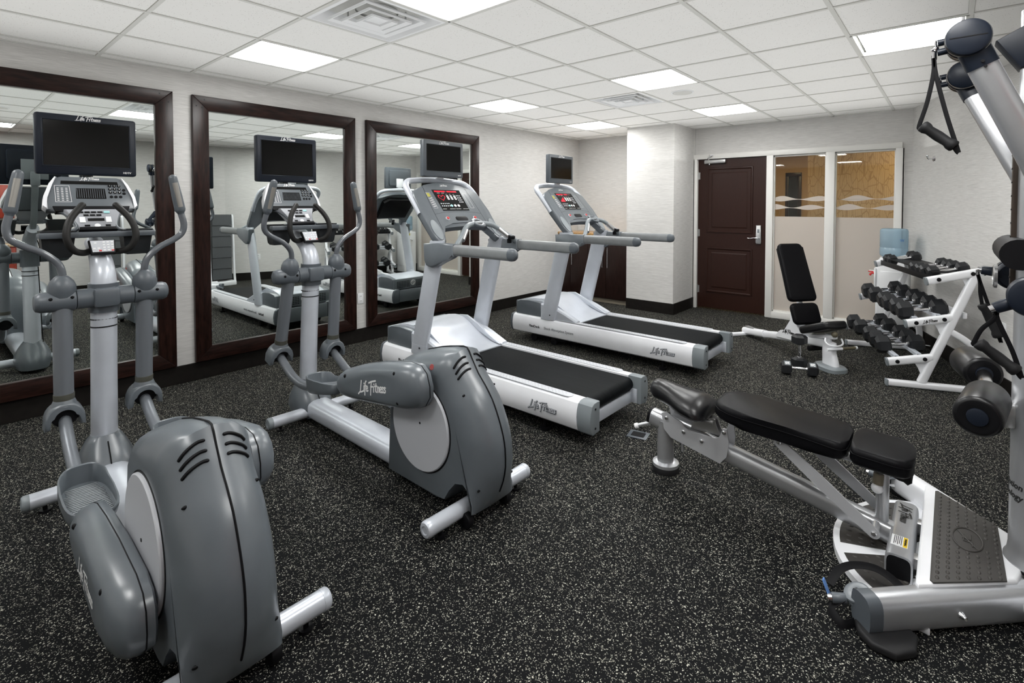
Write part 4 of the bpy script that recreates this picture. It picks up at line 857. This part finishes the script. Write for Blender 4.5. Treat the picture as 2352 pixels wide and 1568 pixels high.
for s in (-1, 1):
    c = V((s*(.0625+.037), -.062*.866*math.cos(PI/6*2), .062*.866*math.sin(PI/6*2)))
    n = V((0, -math.cos(PI/3), math.sin(PI/3)))*1.0; n = V((0, -.5, .866)); c = V((s*(.0625+.038), 0, 0))+n*.0575
    u = V((-1, 0, 0)); v = n.cross(u)
    MB().prism([(-.024, -.022), (.024, -.022), (.024, .022), (-.024, .022)], c, u, v, -.002, .0008, bev=.0005, seg=1).build('number_plate', greycap, d1)
    text('lettering', '20', c+n*.0012, u, v, .036, white, d1, bold=.0008)
d1.location = (3.797, 4.695, .058); d1.rotation_euler = (0, 0, math.atan2(.095, .24))
d2 = make_db(.068, .088, .125, 'black hex dumbbell standing upright on one end on the floor', 'hex dumbbells on the floor')
d2.location = (3.742, 4.945, .0625+.0885); d2.rotation_euler = (0, -PI/2, .3)
# ---------------------------------------------------------------- upright incline bench (local x along its spine)
IO, IZ = (3.0, 5.83), math.atan2(-.62, .78)
t = thing('incline_bench', 'upright incline bench with black pads beside the glazed screen', 'bench', (*IO, 0), IZ)
tape = mat('grip_tape', (.22, .22, .22), .6)
MB().tube([(-.02, 0, .050), (.34, 0, .098)], 1, n=18, res=1, sec=(.040, .040), ex=3).build('rear_leg', silver2, t, angle=45)
MB().lathe((-.02, 0, .050), (-1, 0, -.12), [(0, .041), (.012, .041), (.02, .03)], 18).build('leg_cap', mat('tan_cap', (.16, .13, .08), .5), t)
MB().box((.13, 0, .1105), (.24, .05, .004), X=(.36, 0, .048)).build('grip_strip', tape, t)
MB().tube([(.33, 0, .092), (.50, 0, .125), (.80, 0, .170), (1.22, 0, .228)], 1, n=18, res=3, sec=(.030, .038), ex=3).build('spine', silver2, t, angle=45)
MB().box((.0, 0, .018), (.06, .42, .036), bev=.012).build('rear_foot', silver2, t)
q = lambda x, z, hx, hy: [V((x+hx*math.copysign(abs(math.cos(a))**.6, math.cos(a)), hy*math.copysign(abs(math.sin(a))**.6, math.sin(a)), z)) for a in [2*PI*(k+.5)/20 for k in range(20)]]
MB().loft([q(1.255, .035, .085, .036), q(1.25, .09, .078, .034), q(1.235, .16, .068, .032), q(1.235, .25, .066, .032)]).build('front_post', silver2, t, angle=50)
MB().loft([q(1.25, 0, .135, .10), q(1.25, .03, .135, .10), q(1.25, .045, .12, .085)]).build('front_foot', greycap, t, angle=40)
MB().prism([(.56, .135), (.62, .205), (.70, .235), (.78, .35), (.79, .48), (.83, .48), (.86, .33), (.95, .24), (.97, .17)], (0, -.045, 0), X, Z, -.006, .006).prism([(.56, .135), (.62, .205), (.70, .235), (.78, .35), (.79, .48), (.83, .48), (.86, .33), (.95, .24), (.97, .17)], (0, .045, 0), X, Z, -.006, .006).box((.72, 0, .19), (.2, .09, .05), bev=.01).build('pivot_bracket', silver2, t)
logo(t, V((.76, -.0515, .225)), X, Z, .17, blackprint, .19)
def pad(parent, nm, c, xd, zd, L_, W_, th, m, w2=None, bev=.022):
    """cushion: c centre of the top face, xd length direction, zd its normal"""
    x, y, z = frame(zd, xd); w2 = w2 or W_; o = V(c); poly = []; r = .045
    for cx, cy, t0 in ((L_/2-r, w2/2-r, 0), (-L_/2+r, W_/2-r, PI/2), (-L_/2+r, -W_/2+r, PI), (L_/2-r, -w2/2+r, 3*PI/2)):
        poly += [(cx+r*math.cos(t0+PI/8*k), cy+r*math.sin(t0+PI/8*k)) for k in range(5)]
    pd_ = MB().prism(poly, o, x, y, -th, 0, bev=bev, seg=4).build(nm, m, parent, angle=60)
    sc = 1.0; pts = [o+x*a_*1.001+y*b_*1.003-z*th*.42 for a_, b_ in poly]; MB().tube(pts+pts[:1], .0022, n=6, res=1).build('piping', m, pd_)
    return pd_
bd = V((.700-.905, 0, 1.105-.575)); pad(t, 'backrest', (.812, 0, .845), bd, bd.cross(Y)*-1, .59, .315, .055, vinyl, .27)
bd2 = V((.885-.965, 0, .545-.345)); pad(t, 'lumbar_pad', (.955, 0, .455), bd2, bd2.cross(Y)*-1, .205, .30, .055, vinyl)
sd = V((.35, 0, .135)); pad(t, 'seat', (1.15, 0, .400), sd, sd.cross(Y)*-1 if sd.cross(Y).z < 0 else sd.cross(Y), .35, .29, .07, vinyl2, .24)
MB().tube([(.80, 0, .25), (.86, 0, .50), (.72, 0, .90)], 1, n=12, res=2, sec=(.025, .02), up=(1, 0, 0), ex=4).build('back_support', silver2, t)
MB().tube([(1.0, 0, .25), (1.30, 0, .31)], 1, n=12, res=1, sec=(.025, .02), ex=4).box((1.22, 0, .27), (.05, .04, .10), bev=.006).build('seat_support', silver2, t)
MB().tube([(1.27, -.075, .30), (1.28, -.085, .27), (1.31, -.075, .245), (1.325, -.03, .235), (1.325, .03, .235), (1.31, .075, .25), (1.28, .085, .285)], .008, n=8, res=5).build('adjust_loop', silver2, t)
MB().lathe((1.29, .0, .325), (.7, -.5, .5), [(-.03, .012), (.0, .02), (.02, .028), (.035, .022), (.042, .01)], 16).build('adjust_knob', mat('olive_knob', (.11, .095, .06), .5), t, angle=50)
pg = MB().cyl((1.315, -.10, .205), (1.315, .06, .205), .014).build('leg_peg', silver2, t); MB().cyl((1.315, .06, .205), (1.315, .20, .205), .013).build('peg_grip', mat('olive_knob', (.11, .095, .06), .5), pg); MB().cyl((1.315, .20, .205), (1.315, .218, .205), .0155).build('peg_cap', whitepl, pg)
MB().cyl((1.06, -.07, .145), (1.06, .07, .145), .024, bev=.004).build('rubber_stop', black, t)
ORG = V((0, 0, 0))
# ---------------------------------------------------------------- water cooler
t = thing('water_cooler', 'white water cooler in the corner behind the dumbbell rack', 'water cooler', (4.32, 6.66, 0))
MB().box((4.32, 6.66, .455), (.30, .31, .89), bev=.025, seg=3).build('cabinet', whitepl, t)
MB().box((4.32, 6.50, .47), (.22, .012, .62), bev=.005).build('side_panel', whitepl, t)
MB().lathe((4.32, 6.66, .90), Z, [(0, .13), (.02, .125), (.03, .10)], 32).build('bottle_collar', whitepl, t)
MB().box((4.165, 6.60, .70), (.02, .2, .22), bev=.006).build('tap_recess', whitepl, t)
for yy, mm in ((6.57, redbtn), (6.66, whitepl)): MB().tube([(4.165, yy, .74), (4.13, yy, .745), (4.11, yy, .72)], .012, n=10).box((4.12, yy, .762), (.05, .022, .012), bev=.003).build('tap', mm, t)
MB().box((4.17, 6.62, .845), (.012, .05, .05), bev=.003).build('indicator', mat('olive_print', (.45, .42, .08), .5), t)
MB().tube([(4.46, 6.74, .2), (4.55, 6.70, .12), (4.58, 6.6, .02), (4.66, 6.4, .05)], .005, n=8).build('power_cord', whitepl, t)
ORG = V((4.32, 6.66, .93))
b_ = MB().lathe((4.32, 6.66, .93), Z, [(0, .05), (.0, .10), (.015, .126), (.03, .131), (.10, .131), (.104, .128), (.112, .128), (.116, .131), (.29, .131), (.306, .127), (.316, .115), (.319, .10), (.316, .04), (.316, .0)], 40).build('water_bottle', bottle_m, None, angle=50)
b_.location = ORG; tag(b_, 'large blue water bottle upside down on the white cooler', 'water bottle')
text('lettering', 'W', V((4.40, 6.555, 1.12)), V((.79, .61, 0)), Z, .045, mat('blue_print', (.05, .18, .45), .5), b_)
ORG = V((0, 0, 0))
# ---------------------------------------------------------------- floor box by the treadmill
t = thing('floor_outlet', 'square grey floor outlet plate behind the nearer treadmill', 'floor outlet', (3.262, 2.72, 0), .2)
MB().box((0, 0, .003), (.13, .11, .006), bev=.002).build('cover_plate', grey2, t); MB().box((.0, .0, .0066), (.085, .065, .002)).build('lid', black, t); MB().tube([(.03, .05, .008), (.0, .09, .012), (-.05, .12, .008)], .004, n=6).build('cord', black, t)
ORG = V((0, 0, 0))
# ---------------------------------------------------------------- adjustable bench docked on the cable tower (axis along world x at y = BY)
BY = 2.43
t = thing('docking_bench', 'long black padded bench with a saddle seat docked to the cable tower', 'bench', (4.1, BY, 0))
P = lambda x, y, z: V((x, BY+y, z))
MB().cyl(P(3.585, 0, .03), P(3.585, 0, .29), .045, n=28).build('post', silver3, t)
MB().lathe(P(3.587, 0, 0), Z, [(0, .072), (.03, .074), (.036, .070)], 28).build('foot', rubber, t); MB().lathe(P(3.587, 0, .034), Z, [(0, .073), (.016, .072), (.022, .055), (.024, .045)], 28).build('foot_flange', silver3, t)
zb = lambda x: .291-.186*(x-3.5)
MB().tube([P(3.505, 0, zb(3.505)), P(4.66, 0, zb(4.66))], 1, n=22, res=1, sec=(.042, .046), ex=2.8).build('main_beam', silver3, t, angle=60)
MB().tube([P(3.488, 0, zb(3.488)), P(3.506, 0, zb(3.506))], 1, n=22, res=1, sec=(.040, .044), ex=2.8).build('beam_cap', black, t)
pp = MB().cyl(P(3.50, -.02, .255), P(3.435, -.045, .228), .011, n=14).build('pull_pin', silver3, t); MB().cyl(P(3.437, -.044, .229), P(3.418, -.052, .221), .0155, n=14, bev=.003).build('pin_cap', whitepl, pp)
pl4 = [(3.585, .345), (3.61, .358), (3.66, .335), (3.70, .325), (3.715, .305), (3.74, .288), (3.885, .288), (3.905, .30), (3.925, .355), (3.945, .355), (3.955, .28), (3.945, .21), (3.91, .165), (3.64, .222), (3.60, .26)]
for s in (-1, 1):
    sp_ = MB().prism(pl4, P(0, s*.052, 0), X, Z, -.004, .004, bev=.001, seg=1).build('side_plate', silver4, t)
    m = MB()
    for a, b_ in ((3.615, .325), (3.815, .255), (3.93, .335), (3.715, .275)): m.lathe(P(a, s*.056, b_), Y*s, [(0, .010), (.005, .010), (.007, .007)], 12)
    m.build('bolt', chrome, sp_, kind='stuff')
MB().prism([(3.74, .29), (3.76, .35), (3.80, .375), (3.87, .375), (3.88, .34), (3.90, .30)], P(0, -.022, 0), X, Z, -.003, .003).prism([(3.74, .29), (3.76, .35), (3.80, .375), (3.87, .375), (3.88, .34), (3.90, .30)], P(0, .022, 0), X, Z, -.003, .003).box(P(3.84, 0, .355), (.05, .07, .022), bev=.006).box(P(3.70, 0, .355), (.12, .03, .02), bev=.004).build('saddle_bracket', steel, t)
MB().cyl(P(3.70, -.03, .20), P(3.70, -.03, .155), .008).build('lock_pin', silver3, t)
# saddle
rings = []
for x, hw, zt, zb_ in ((3.502, .016, .470, .445), (3.510, .042, .496, .425), (3.53, .058, .510, .410), (3.57, .068, .510, .398), (3.62, .082, .500, .388), (3.67, .108, .490, .376), (3.72, .136, .484, .366), (3.77, .150, .480, .362), (3.805, .150, .470, .362), (3.832, .130, .450, .368), (3.845, .09, .428, .38)):
    r = []
    for k in range(24):
        a = 2*PI*k/24; ca, sa = math.cos(a), math.sin(a)
        zz = (zt+zb_)/2+(zt-zb_)/2*math.copysign(abs(sa)**.8, sa)
        if sa > 0: zz -= .018*abs(ca)**1.5*(hw/.14)
        r.append(P(x, hw*math.copysign(abs(ca)**.75, ca), zz))
    rings.append(r)
MB().loft(rings).build('saddle', vinyl2, t, angle=80)
# long pad: an hourglass outline that slopes down towards the tower
def outline_pad(nm, pts, o, xd, th, m, bev):
    x, y, z = frame(V((-xd[2], 0, xd[0])), xd); z = Z if False else z
    pd_ = MB().prism(pts, o, x, y, -th, 0, bev=bev, seg=4).build(nm, m, t, angle=60)
    pp_ = [V(o)+x*a*1.002+y*b_*1.006-z*th*.34 for a, b_ in pts]; MB().tube(pp_+pp_[:1], .0022, n=6, res=1).build('piping', m, pd_); return pd_
half = [(-.295, .055), (-.285, .095), (-.25, .135), (-.20, .156), (-.13, .162), (-.04, .155), (.05, .146), (.15, .145), (.25, .150), (.28, .140), (.293, .115), (.296, .06)]
outline_pad('back_pad', half[::-1] and [(a, -b_) for a, b_ in half]+half[::-1], P(4.185, 0, .487), V((.58, 0, -.042)), .078, vinyl, .024)
half = [(-.112, .05), (-.111, .11), (-.098, .138), (-.07, .146), (.05, .144), (.09, .13), (.107, .10), (.112, .05)]
outline_pad('seat_pad', [(a, -b_) for a, b_ in half]+half[::-1], P(4.602, 0, .460), V((.22, 0, -.012)), .075, vinyl, .022)
MB().tube([P(3.95, 0, .395), P(4.66, 0, .362)], 1, n=14, res=1, sec=(.03, .02), ex=4).build('pad_rail', silver3, t, angle=40)
MB().prism([(4.60, .385), (4.70, .385), (4.705, .34), (4.69, .325), (4.665, .35), (4.61, .355)], P(0, 0, 0), X, Z, -.05, .05, bev=.01).build('rail_cap', black, t)
for s in (-1, 1):
    a, c = P(4.205, s*.118, .392), P(4.583, s*.118, .115); d = (c-a).normalized(); w_ = d.cross(Y); L_ = (c-a).length; r = .022
    poly = [(r*math.cos(x), r*math.sin(x)) for x in [PI/2+PI*k/8 for k in range(9)]]+[(L_+r*math.cos(x), r*math.sin(x)) for x in [-PI/2+PI*k/8 for k in range(9)]]
    poly.insert(9, (L_/2, -r*1.25)); poly.append((L_/2, r*1.25))
    li = MB().prism(poly, a, d, w_, -.004, .004).build('link_arm', silver4, t, angle=40)
    for p in (a, c): MB().lathe(p+Y*s*.004, Y*s, [(0, .011), (.004, .011), (.007, .008), (.007, .004)], 14).build('bolt', chrome, li)
    MB().cyl(P(4.583, s*.04, .115), P(4.583, s*.116, .115), .017, n=16).build('pivot_boss', silver3, t)
    MB().cyl(P(4.205, s*.02, .392), P(4.205, s*.116, .392), .010, n=12).build('pivot_rod', silver3, t)
so = MB().cyl(P(4.60, 0, .10), P(4.60, 0, .36), .025, n=20).build('seat_post', silver3, t); MB().cyl(P(4.585, -.028, .29), P(4.588, -.022, .335), .020, n=16).build('post_sleeve', mat('bronze_sleeve', (.22, .19, .14), .35, .4), so); MB().ball(P(4.583, -.032, .272), .023, (1, .8, 1)).build('pull_knob', silver2, so)
q = lambda y, k: [P(4.675+.046*k*math.copysign(abs(math.cos(a))**.45, math.cos(a)), y, .068+.058*k*math.copysign(abs(math.sin(a))**.45, math.sin(a))) for a in [2*PI*(j+.5)/28 for j in range(28)]]
db = MB().loft([q(-.235, .93), q(-.235, 1), q(.225, 1), q(.235, .94), q(.235, .9)], caps=True).build('dock_sleeve', silver3, t, angle=40)
MB().loft([q(-.2356, .86), q(-.236, .86)]).build('sleeve_mouth', black, db)
logo(db, P(4.675, .115, .1262), V((0, -1, 0)), X, .17, blackprint, .2)
lb = MB().prism([(-.04, -.028), (.04, -.028), (.04, .028), (-.04, .028)], P(4.672, -.13, .1262), V((0, -1, 0)), X, 0, .0008).build('warning_label', whitepl, db)
MB().prism([(-.038, .012), (.038, .012), (.038, .026), (-.038, .026)], P(4.672, -.13, .127), V((0, -1, 0)), X, 0, .0006).build('yellow_band', yellow, lb)
text('lettering', 'WARNING', P(4.691, -.13, .1277), V((0, -1, 0)), X, .011, blackprint, lb)
m = MB()
for k in range(5): m.strokes([[(-.035, .006-.006*k), (.03-.008*(k % 2), .006-.006*k)]], P(4.672, -.13, .127), V((0, -1, 0)), X, 1, .0022)
m.build('label_print', blackprint, lb, kind='stuff')
for s in (-1, 1): MB().box(P(4.735, s*.145, .075), (.06, .05, .045), bev=.004).build('dock_prong', steel, t)
ORG = V((0, 0, 0))
# ---------------------------------------------------------------- cable tower
TY = 2.44
t = thing('cable_tower', 'silver dual pulley cable tower with navy joints, cut by the right edge', 'exercise machine', (5.1, TY, 0))
P = lambda x, y, z: V((x, TY+y, z))
pf = MB().prism([(4.745, -.425), (5.02, -.17), (5.06, .0), (5.02, .17), (4.745, .425), (4.735, .41), (4.735, -.41)], P(0, 0, 0), X, Y, .075, .148, bev=.012, seg=3).build('platform', silver2, t, angle=40)
pc = [(4.775, -.375), (4.785, -.385), (4.99, -.205), (4.985, .195), (4.785, .375), (4.775, .365)]
pd_ = MB().prism(pc, P(0, 0, 0), X, Y, .146, .153, bev=.003).build('tread_mat', tread, pf)
m = MB()
for r_i in range(7):
    xx = 4.795+.0295*r_i; hy = .355-(xx-4.785)*.80
    n_ = int(2*hy/.034)
    for k in range(n_+1):
        yy = -hy+2*hy*k/n_
        if abs(yy-.0) < .095 and 4.83 < xx < 4.95 and ((yy/.10)**2+((xx-4.885)/.06)**2 < 1): continue
        m.ball(P(xx, yy, .153), .0105, (.62, 1.15, .4), n=8)
m.build('tread_stud', tread, pd_, kind='stuff')
el = [P(4.885+.047*math.cos(a), .088*math.sin(a), .154) for a in [2*PI*k/32 for k in range(33)]]
m = MB().tube(el, .0035, n=6, res=1)
for ln in ([(4.855, .05), (4.915, -.06)], [(4.873, .03), (4.873, -.02), (4.90, -.02), (4.90, -.05)], [(4.895, .04), (4.895, .0), (4.868, .0)]): m.tube([P(a, b_, .154) for a, b_ in ln], .003, n=6, res=1)
m.build('emblem', tread, pd_)
for s in (-1, 1):
    a = P(4.625, s*.555, .072); d = V((.7071, -s*.7071, 0)); wv = V((s*.7071, .7071, 0))
    tb = MB().tube([a, a+d*.60], 1, n=22, res=1, sec=(.045, .064), ex=3.2).build('base_tube', silver3 if s < 0 else silver2, t, angle=50)
    MB().tube([a-d*.05, a-d*.03, a], 1, n=22, res=1, sec=(.046, .065), ex=3.2).build('end_cap', grey2, tb, angle=50)
    MB().lathe(a+d*.29-V((0, 0, .0))+V((-s*-.0, 0, 0))+wv*(-.046 if s > 0 else -.046)*1.0, wv*-1, [(0, .013), (.006, .012), (.016, .006), (.02, .006)], 14).build('base_bolt', chrome, tb)
    fp = MB().prism([(4.585, -.62), (4.63, -.66), (4.70, -.66), (4.75, -.60), (4.75, -.52), (4.70, -.48), (4.60, -.52), (4.57, -.57)] if s < 0 else [(4.585, .62), (4.57, .57), (4.60, .52), (4.70, .48), (4.75, .52), (4.75, .60), (4.70, .66), (4.63, .66)], P(0, 0, 0), X, Y, 0, .03, bev=.01, seg=3).build('floor_pad', rubber, t, angle=45)
    wc = P(4.575, s*.525, .085); wn = V((-.35, s*.25, .9)).normalized()
    wh = MB().lathe(wc-wn*.012, wn, [(0, .042), (.003, .046), (.008, .046), (.012, .041), (.016, .042), (.02, .046), (.025, .044), (.027, .037), (.024, .016), (.026, .014)], 36).build('pulley_wheel', grey, t, angle=40)
    MB().lathe(wc+wn*.013, wn, [(0, .013), (.006, .012), (.007, .006)], 14).build('wheel_bolt', chrome, wh)
    MB().tube([wc+V((.03, -s*.02, -.03)), wc+V((.02, -s*-.02, -.05)), a+d*.06+V((0, 0, -.055))], 1, n=10, res=3, sec=(.02, .006)).build('wheel_fork', silver2, t)
    nz = MB().cyl(P(4.54, s*.545, .065), P(4.497, s*.565, .06), .018, n=18, bev=.003).build('cable_ferrule', grey2, t); MB().cyl(P(4.497, s*.565, .06), P(4.485, s*.57, .058), .014, n=14).build('ferrule_tip', chrome, nz)
# round foot plate at floor level
arc = [(4.78-.36*math.cos(a), .46*math.sin(a)) for a in [-PI/2+PI*k/22 for k in range(23)]]
fpl = MB().prism([(a, b_) for a, b_ in arc][::-1], P(0, 0, 0), X, Y, 0, .028, bev=.006).build('foot_plate', silver2, t, angle=40)
for k, (a0, a1) in enumerate(((-1.25, -.50), (-.32, .32), (.50, 1.25))):
    ins = [(4.78-.335*math.cos(a0+(a1-a0)*q/10), .425*math.sin(a0+(a1-a0)*q/10)) for q in range(11)]+[(4.78-.06*math.cos(a1)-.02, .12*math.sin(a1)), (4.78-.06*math.cos(a0)-.02, .12*math.sin(a0))]
    mt = MB().prism([(a_, -b_) for a_, b_ in ins][::-1], P(0, 0, 0), X, Y, .027, .031, bev=.001, seg=1).build('foot_tread', tread, fpl)
    m = MB()
    for q in range(6):
        for r_i in range(5):
            aa = a0+(a1-a0)*(q+.5)/6; rr_ = .3-.045*r_i; m.ball(P(4.78-rr_*math.cos(aa), -(rr_*1.27)*math.sin(aa), .031), .010, (1.1, .7, .35), n=8)
    m.build('tread_stud', tread, mt, kind='stuff')
# mast
MX, MR = 5.102, .100
MB().lathe(P(MX, 0, .14), Z, [(0, MR*1.14), (.015, MR*1.13), (.03, MR*1.04), (.06, MR), (2.1, MR)], 48).build('mast', silver3, t, angle=40)
MB().lathe(P(MX, 0, .138), Z, [(0, MR*1.2), (.006, MR*1.2), (.008, MR*1.15)], 48).build('mast_base_ring', black, t)
for tx, z, sz in (('Motion', .445, .034), ('Technology', .405, .034)):
    o = text('lettering', tx, V((0, 0, 0)), (0, 1, 0), (0, 0, 1), sz, blackprint, t, align='RIGHT', bold=.0008, shear=.25)
    for v_ in o.data.vertices:
        co = v_.co+ORG; a = (co.y+.082)/MR; v_.co = P(MX-(MR+.0008+co.x*.3)*math.cos(a), -(MR+.0008)*math.sin(a), z+co.z)-ORG
MB().box(P(MX-MR-.004, 0, 1.52), (.02, .035, .66), bev=.002).build('index_rail', mat('bronze_rail', (.06, .045, .035), .4, .4), t)
m = MB()
for k in range(12): m.box(P(MX-MR-.0145, 0, 1.23+.052*k), (.002, .03, .006))
m.build('index_mark', black, t, kind='stuff')
MB().prism([(4.93, 2.135), (5.05, 2.20), (5.35, 2.30), (5.35, 2.05), (5.0, 2.02)], P(0, 0, 0), X, Z, -.05, .05, bev=.01).build('mast_head', navy, t)
# swinging arms
for s in (-1, 1):
    yo = s*.34; d0 = P(4.845, yo, 2.083)
    el_ = P(5.13, s*.20, 1.42); dr = (el_-d0).normalized()
    ar = MB().tube([d0+dr*.05, el_], 1, n=22, res=1, sec=(.036, .044), ex=2.8).build('upper_arm', silver3, t, angle=60)
    MB().tube([d0-dr*.02, d0+dr*.105], 1, n=22, res=1, sec=(.039, .047), ex=2.8).build('arm_sleeve', navy, ar, angle=60)
    m = MB()
    for f in (.075, .095): m.cyl(d0+dr*f+V((.01, s*.036, -.018)), d0+dr*f+V((.01, s*.0405, -.018)), .005, n=10)
    m.build('sleeve_screw', black, ar, kind='stuff')
    m = MB().lathe(d0-Y*s*.085, Y*s, [(0, .045), (.01, .058), (.03, .060), (.033, .052), (.045, .052), (.048, .062), (.075, .063), (.078, .055), (.088, .055), (.09, .063), (.118, .063), (.126, .060), (.131, .05)], 44)
    hd = m.build('pulley_head', navy, t, angle=40)
    for f in (.020, .062, .104): MB().lathe(d0-Y*s*.085+Y*s*f, Y*s, [(-.008, .0625 if f > .03 else .0605), (-.008, .0645 if f > .03 else .062), (.008, .0645 if f > .03 else .062), (.008, .0625 if f > .03 else .0605)], 44, caps=False).build('pulley_band', mat('dark_steel', (.09, .085, .08), .3, .7), hd)
    MB().box(d0+Y*s*.0465, (.10, .002, .003), X=V((.75, 0, -.66))).build('cap_groove', black, hd)
    for z in (.012, -.022): MB().tube([d0+V((-.045, -s*.02, z)), d0+V((-.083, -s*.02, z-.004))], .012, n=12, res=1).build('cable_nozzle', navy, hd)
    MB().ball(d0+V((-.09, -s*.02, -.012)), .012, n=10).cyl(d0+V((-.088, -s*.02, .02)), d0+V((-.088, -s*.02, -.05)), .004, n=8).build('snap_hook', chrome, hd)
    # lower arm
    l0 = P(5.022, yo, 1.205); el2 = P(5.17, s*.2, 1.36)
    MB().tube([l0, el2], 1, n=22, res=1, sec=(.038, .045), ex=2.8).build('lower_arm', navy, t, angle=60)
    h2 = MB().lathe(l0-Y*s*.06, Y*s, [(0, .05), (.01, .06), (.03, .062), (.033, .054), (.045, .054), (.048, .064), (.09, .066), (.10, .062), (.105, .05)], 44).build('pulley_head', navy, t, angle=40)
    nd = V((-.8, 0, -.45)).normalized() if s < 0 else V((-1, 0, .12)).normalized(); n0 = l0+nd*.05
    nz = MB().cyl(n0, n0+nd*.055, .021, .019, n=20, bev=.003).build('cable_nozzle', navy, h2); MB().cyl(n0+nd*.055, n0+nd*.068, .013, n=14).build('nozzle_tip', chrome, nz)
MB().lathe(P(4.965, .24, 1.205), -X, [(0, .05), (.01, .05), (.014, .042), (.004, .036)], 32).build('carriage_knob', steel, t)
MB().tube([P(5.0, -.2, 1.33), P(5.0, .2, 1.33)], .055, n=20, res=1).build('carriage', black, t)
# thigh rollers on their bar
MB().cyl(P(4.928, -.12, .765), P(4.934, .32, .765), .026, n=20).build('roller_bar', chrome, t)
MB().tube([P(4.932, -.02, .765), P(5.02, -.01, .72)], .02, n=14, res=1).box(P(4.99, -.02, .70), (.05, .06, .09), bev=.01).build('roller_bracket', steel, t)
for a, c in ((P(4.930, -.075, .765), P(4.894, -.335, .765)), (P(4.934, .29, .765), P(4.880, .50, .765))):
    d = (c-a).normalized(); L_ = (c-a).length
    ro = MB().lathe(a, d, [(0, .054), (.004, .066), (.014, .071), (L_-.014, .071), (L_-.004, .067), (L_, .057)], 40).build('foam_roller', vinyl2, t, angle=50)
    for p, dd in ((a, -d), (c, d)):
        e = MB().lathe(p-dd*.002, dd, [(0, .058), (.004, .057), (.005, .05), (.003, .034)], 36).build('end_plate', black, ro); MB().lathe(p, dd, [(0, .031), (.006, .030), (.008, .024)], 28).build('hub_cap', navy, e)
# rear weight shrouds, seen in the mirrors
for s in (-1, 1):
    cx, cy = 5.38, s*.82
    sh_ = MB()
    for k in range(6):
        z = .12+.20*k; xo = .0
        rg = [P(cx-.02*(1 if q in (0, 1) else 0)+a, cy+b_, z+h_) for q, (a, b_, h_) in enumerate(((-.10, -.16, 0), (-.10, .16, 0), (.10, .16, 0), (.10, -.16, 0)))]
        r2 = [p+V((.012 if j < 2 else 0, 0, .195)) for j, p in enumerate(rg)]
        MB().loft([rg, r2]).build('shroud_panel', padgrey, t, angle=20)
    for w_ in (-.2, .2): MB().tube([P(cx-.13, cy+w_, .03), P(cx-.13, cy+w_, .1), P(cx-.10, cy+w_, .3), P(cx-.04, cy+w_, 1.2), P(cx, cy+w_, 1.3)], .02, n=12, res=4).build('guard_tube', silver2, t)
    MB().box(P(cx-.05, cy, .04), (.22, .44, .08), bev=.01).build('weight_base', silver2, t)
    MB().tube([P(5.05, s*.15, .08), P(cx-.1, cy-s*.1, .06)], .04, n=12, res=1).build('base_strut', silver2, t)
ORG = V((0, 0, 0))
# ---------------------------------------------------------------- strap handles and the ankle strap
def handle(label, hook, a, c, bulge):
    hook, a, c = V(hook), V(a), V(c); d = (c-a).normalized(); t = thing('strap_handle', label, 'cable handle', (a+c)/2, group='strap handles on the cable tower')
    L_ = (c-a).length
    MB().lathe(a, d, [(0, .017), (.004, .021), (.018, .021), (.03, .0165), (L_*.5, .0185), (L_-.03, .0165), (L_-.018, .021), (L_-.004, .021), (L_, .017)], 22).build('grip', rubber, t, angle=50)
    m = MB(); k = hook.lerp((a+c)/2, .22)
    for e, s in ((a-d*.002, -1), (c+d*.002, 1)):
        mid = k.lerp(e, .55)+d*s*bulge
        m.tube([hook, k+d*s*.004, mid, e+d*s*.006, e+d*s*.004+(e-hook).normalized()*.015, e-d*s*.01], 1, n=8, res=5, sec=(.0022, .0075), up=d)
    m.build('webbing_strap', black, t, kind='stuff')
    MB().tube([hook+V((0, 0, .012)), hook-V((0, 0, .01))], .006, n=8, res=1).build('snap_ring', chrome, t)
handle('black strap handle hanging high from the upper pulley arm', (4.752, 2.10, 2.045), (4.722, 2.10, 1.797), (4.817, 2.10, 1.712), .0)
handle('black strap handle hanging lower from the near side pulley, tilted', (4.935, 2.10, 1.155), (4.889, 2.10, 1.030), (4.992, 2.10, .948), .012)
handle('black strap handle hanging from the far side lower pulley', (4.905, 2.78, 1.205), (4.925, 2.78, 1.065), (4.982, 2.78, .925), .012)
ORG = V((4.60, 1.95, .1))
b_ = MB().tube([(4.475, 1.96, .05), (4.50, 2.04, .075), (4.55, 2.085, .09), (4.62, 2.10, .095), (4.69, 2.07, .08), (4.735, 2.01, .055), (4.73, 1.97, .04)], 1, n=8, res=6, sec=(.018, .003), up=(0, 0, 1)).build('ankle_strap', black)
b_.location = ORG; tag(b_, 'black webbing ankle strap looped over the tower foot plate', 'strap')
m = MB().tube([(4.535, 1.89, .07), (4.50, 1.86, .03), (4.54, 1.83, .012), (4.58, 1.88, .01)], 1, n=8, res=5, sec=(.016, .003)).build('strap_tail', black, b_)
MB().box((4.478, 1.885, .085), (.006, .022, .055), bev=.002, Z=(-.4, .1, .9)).build('blue_tab', mat('blue_tab', (.10, .22, .50), .5), b_)
ORG = V((0, 0, 0))
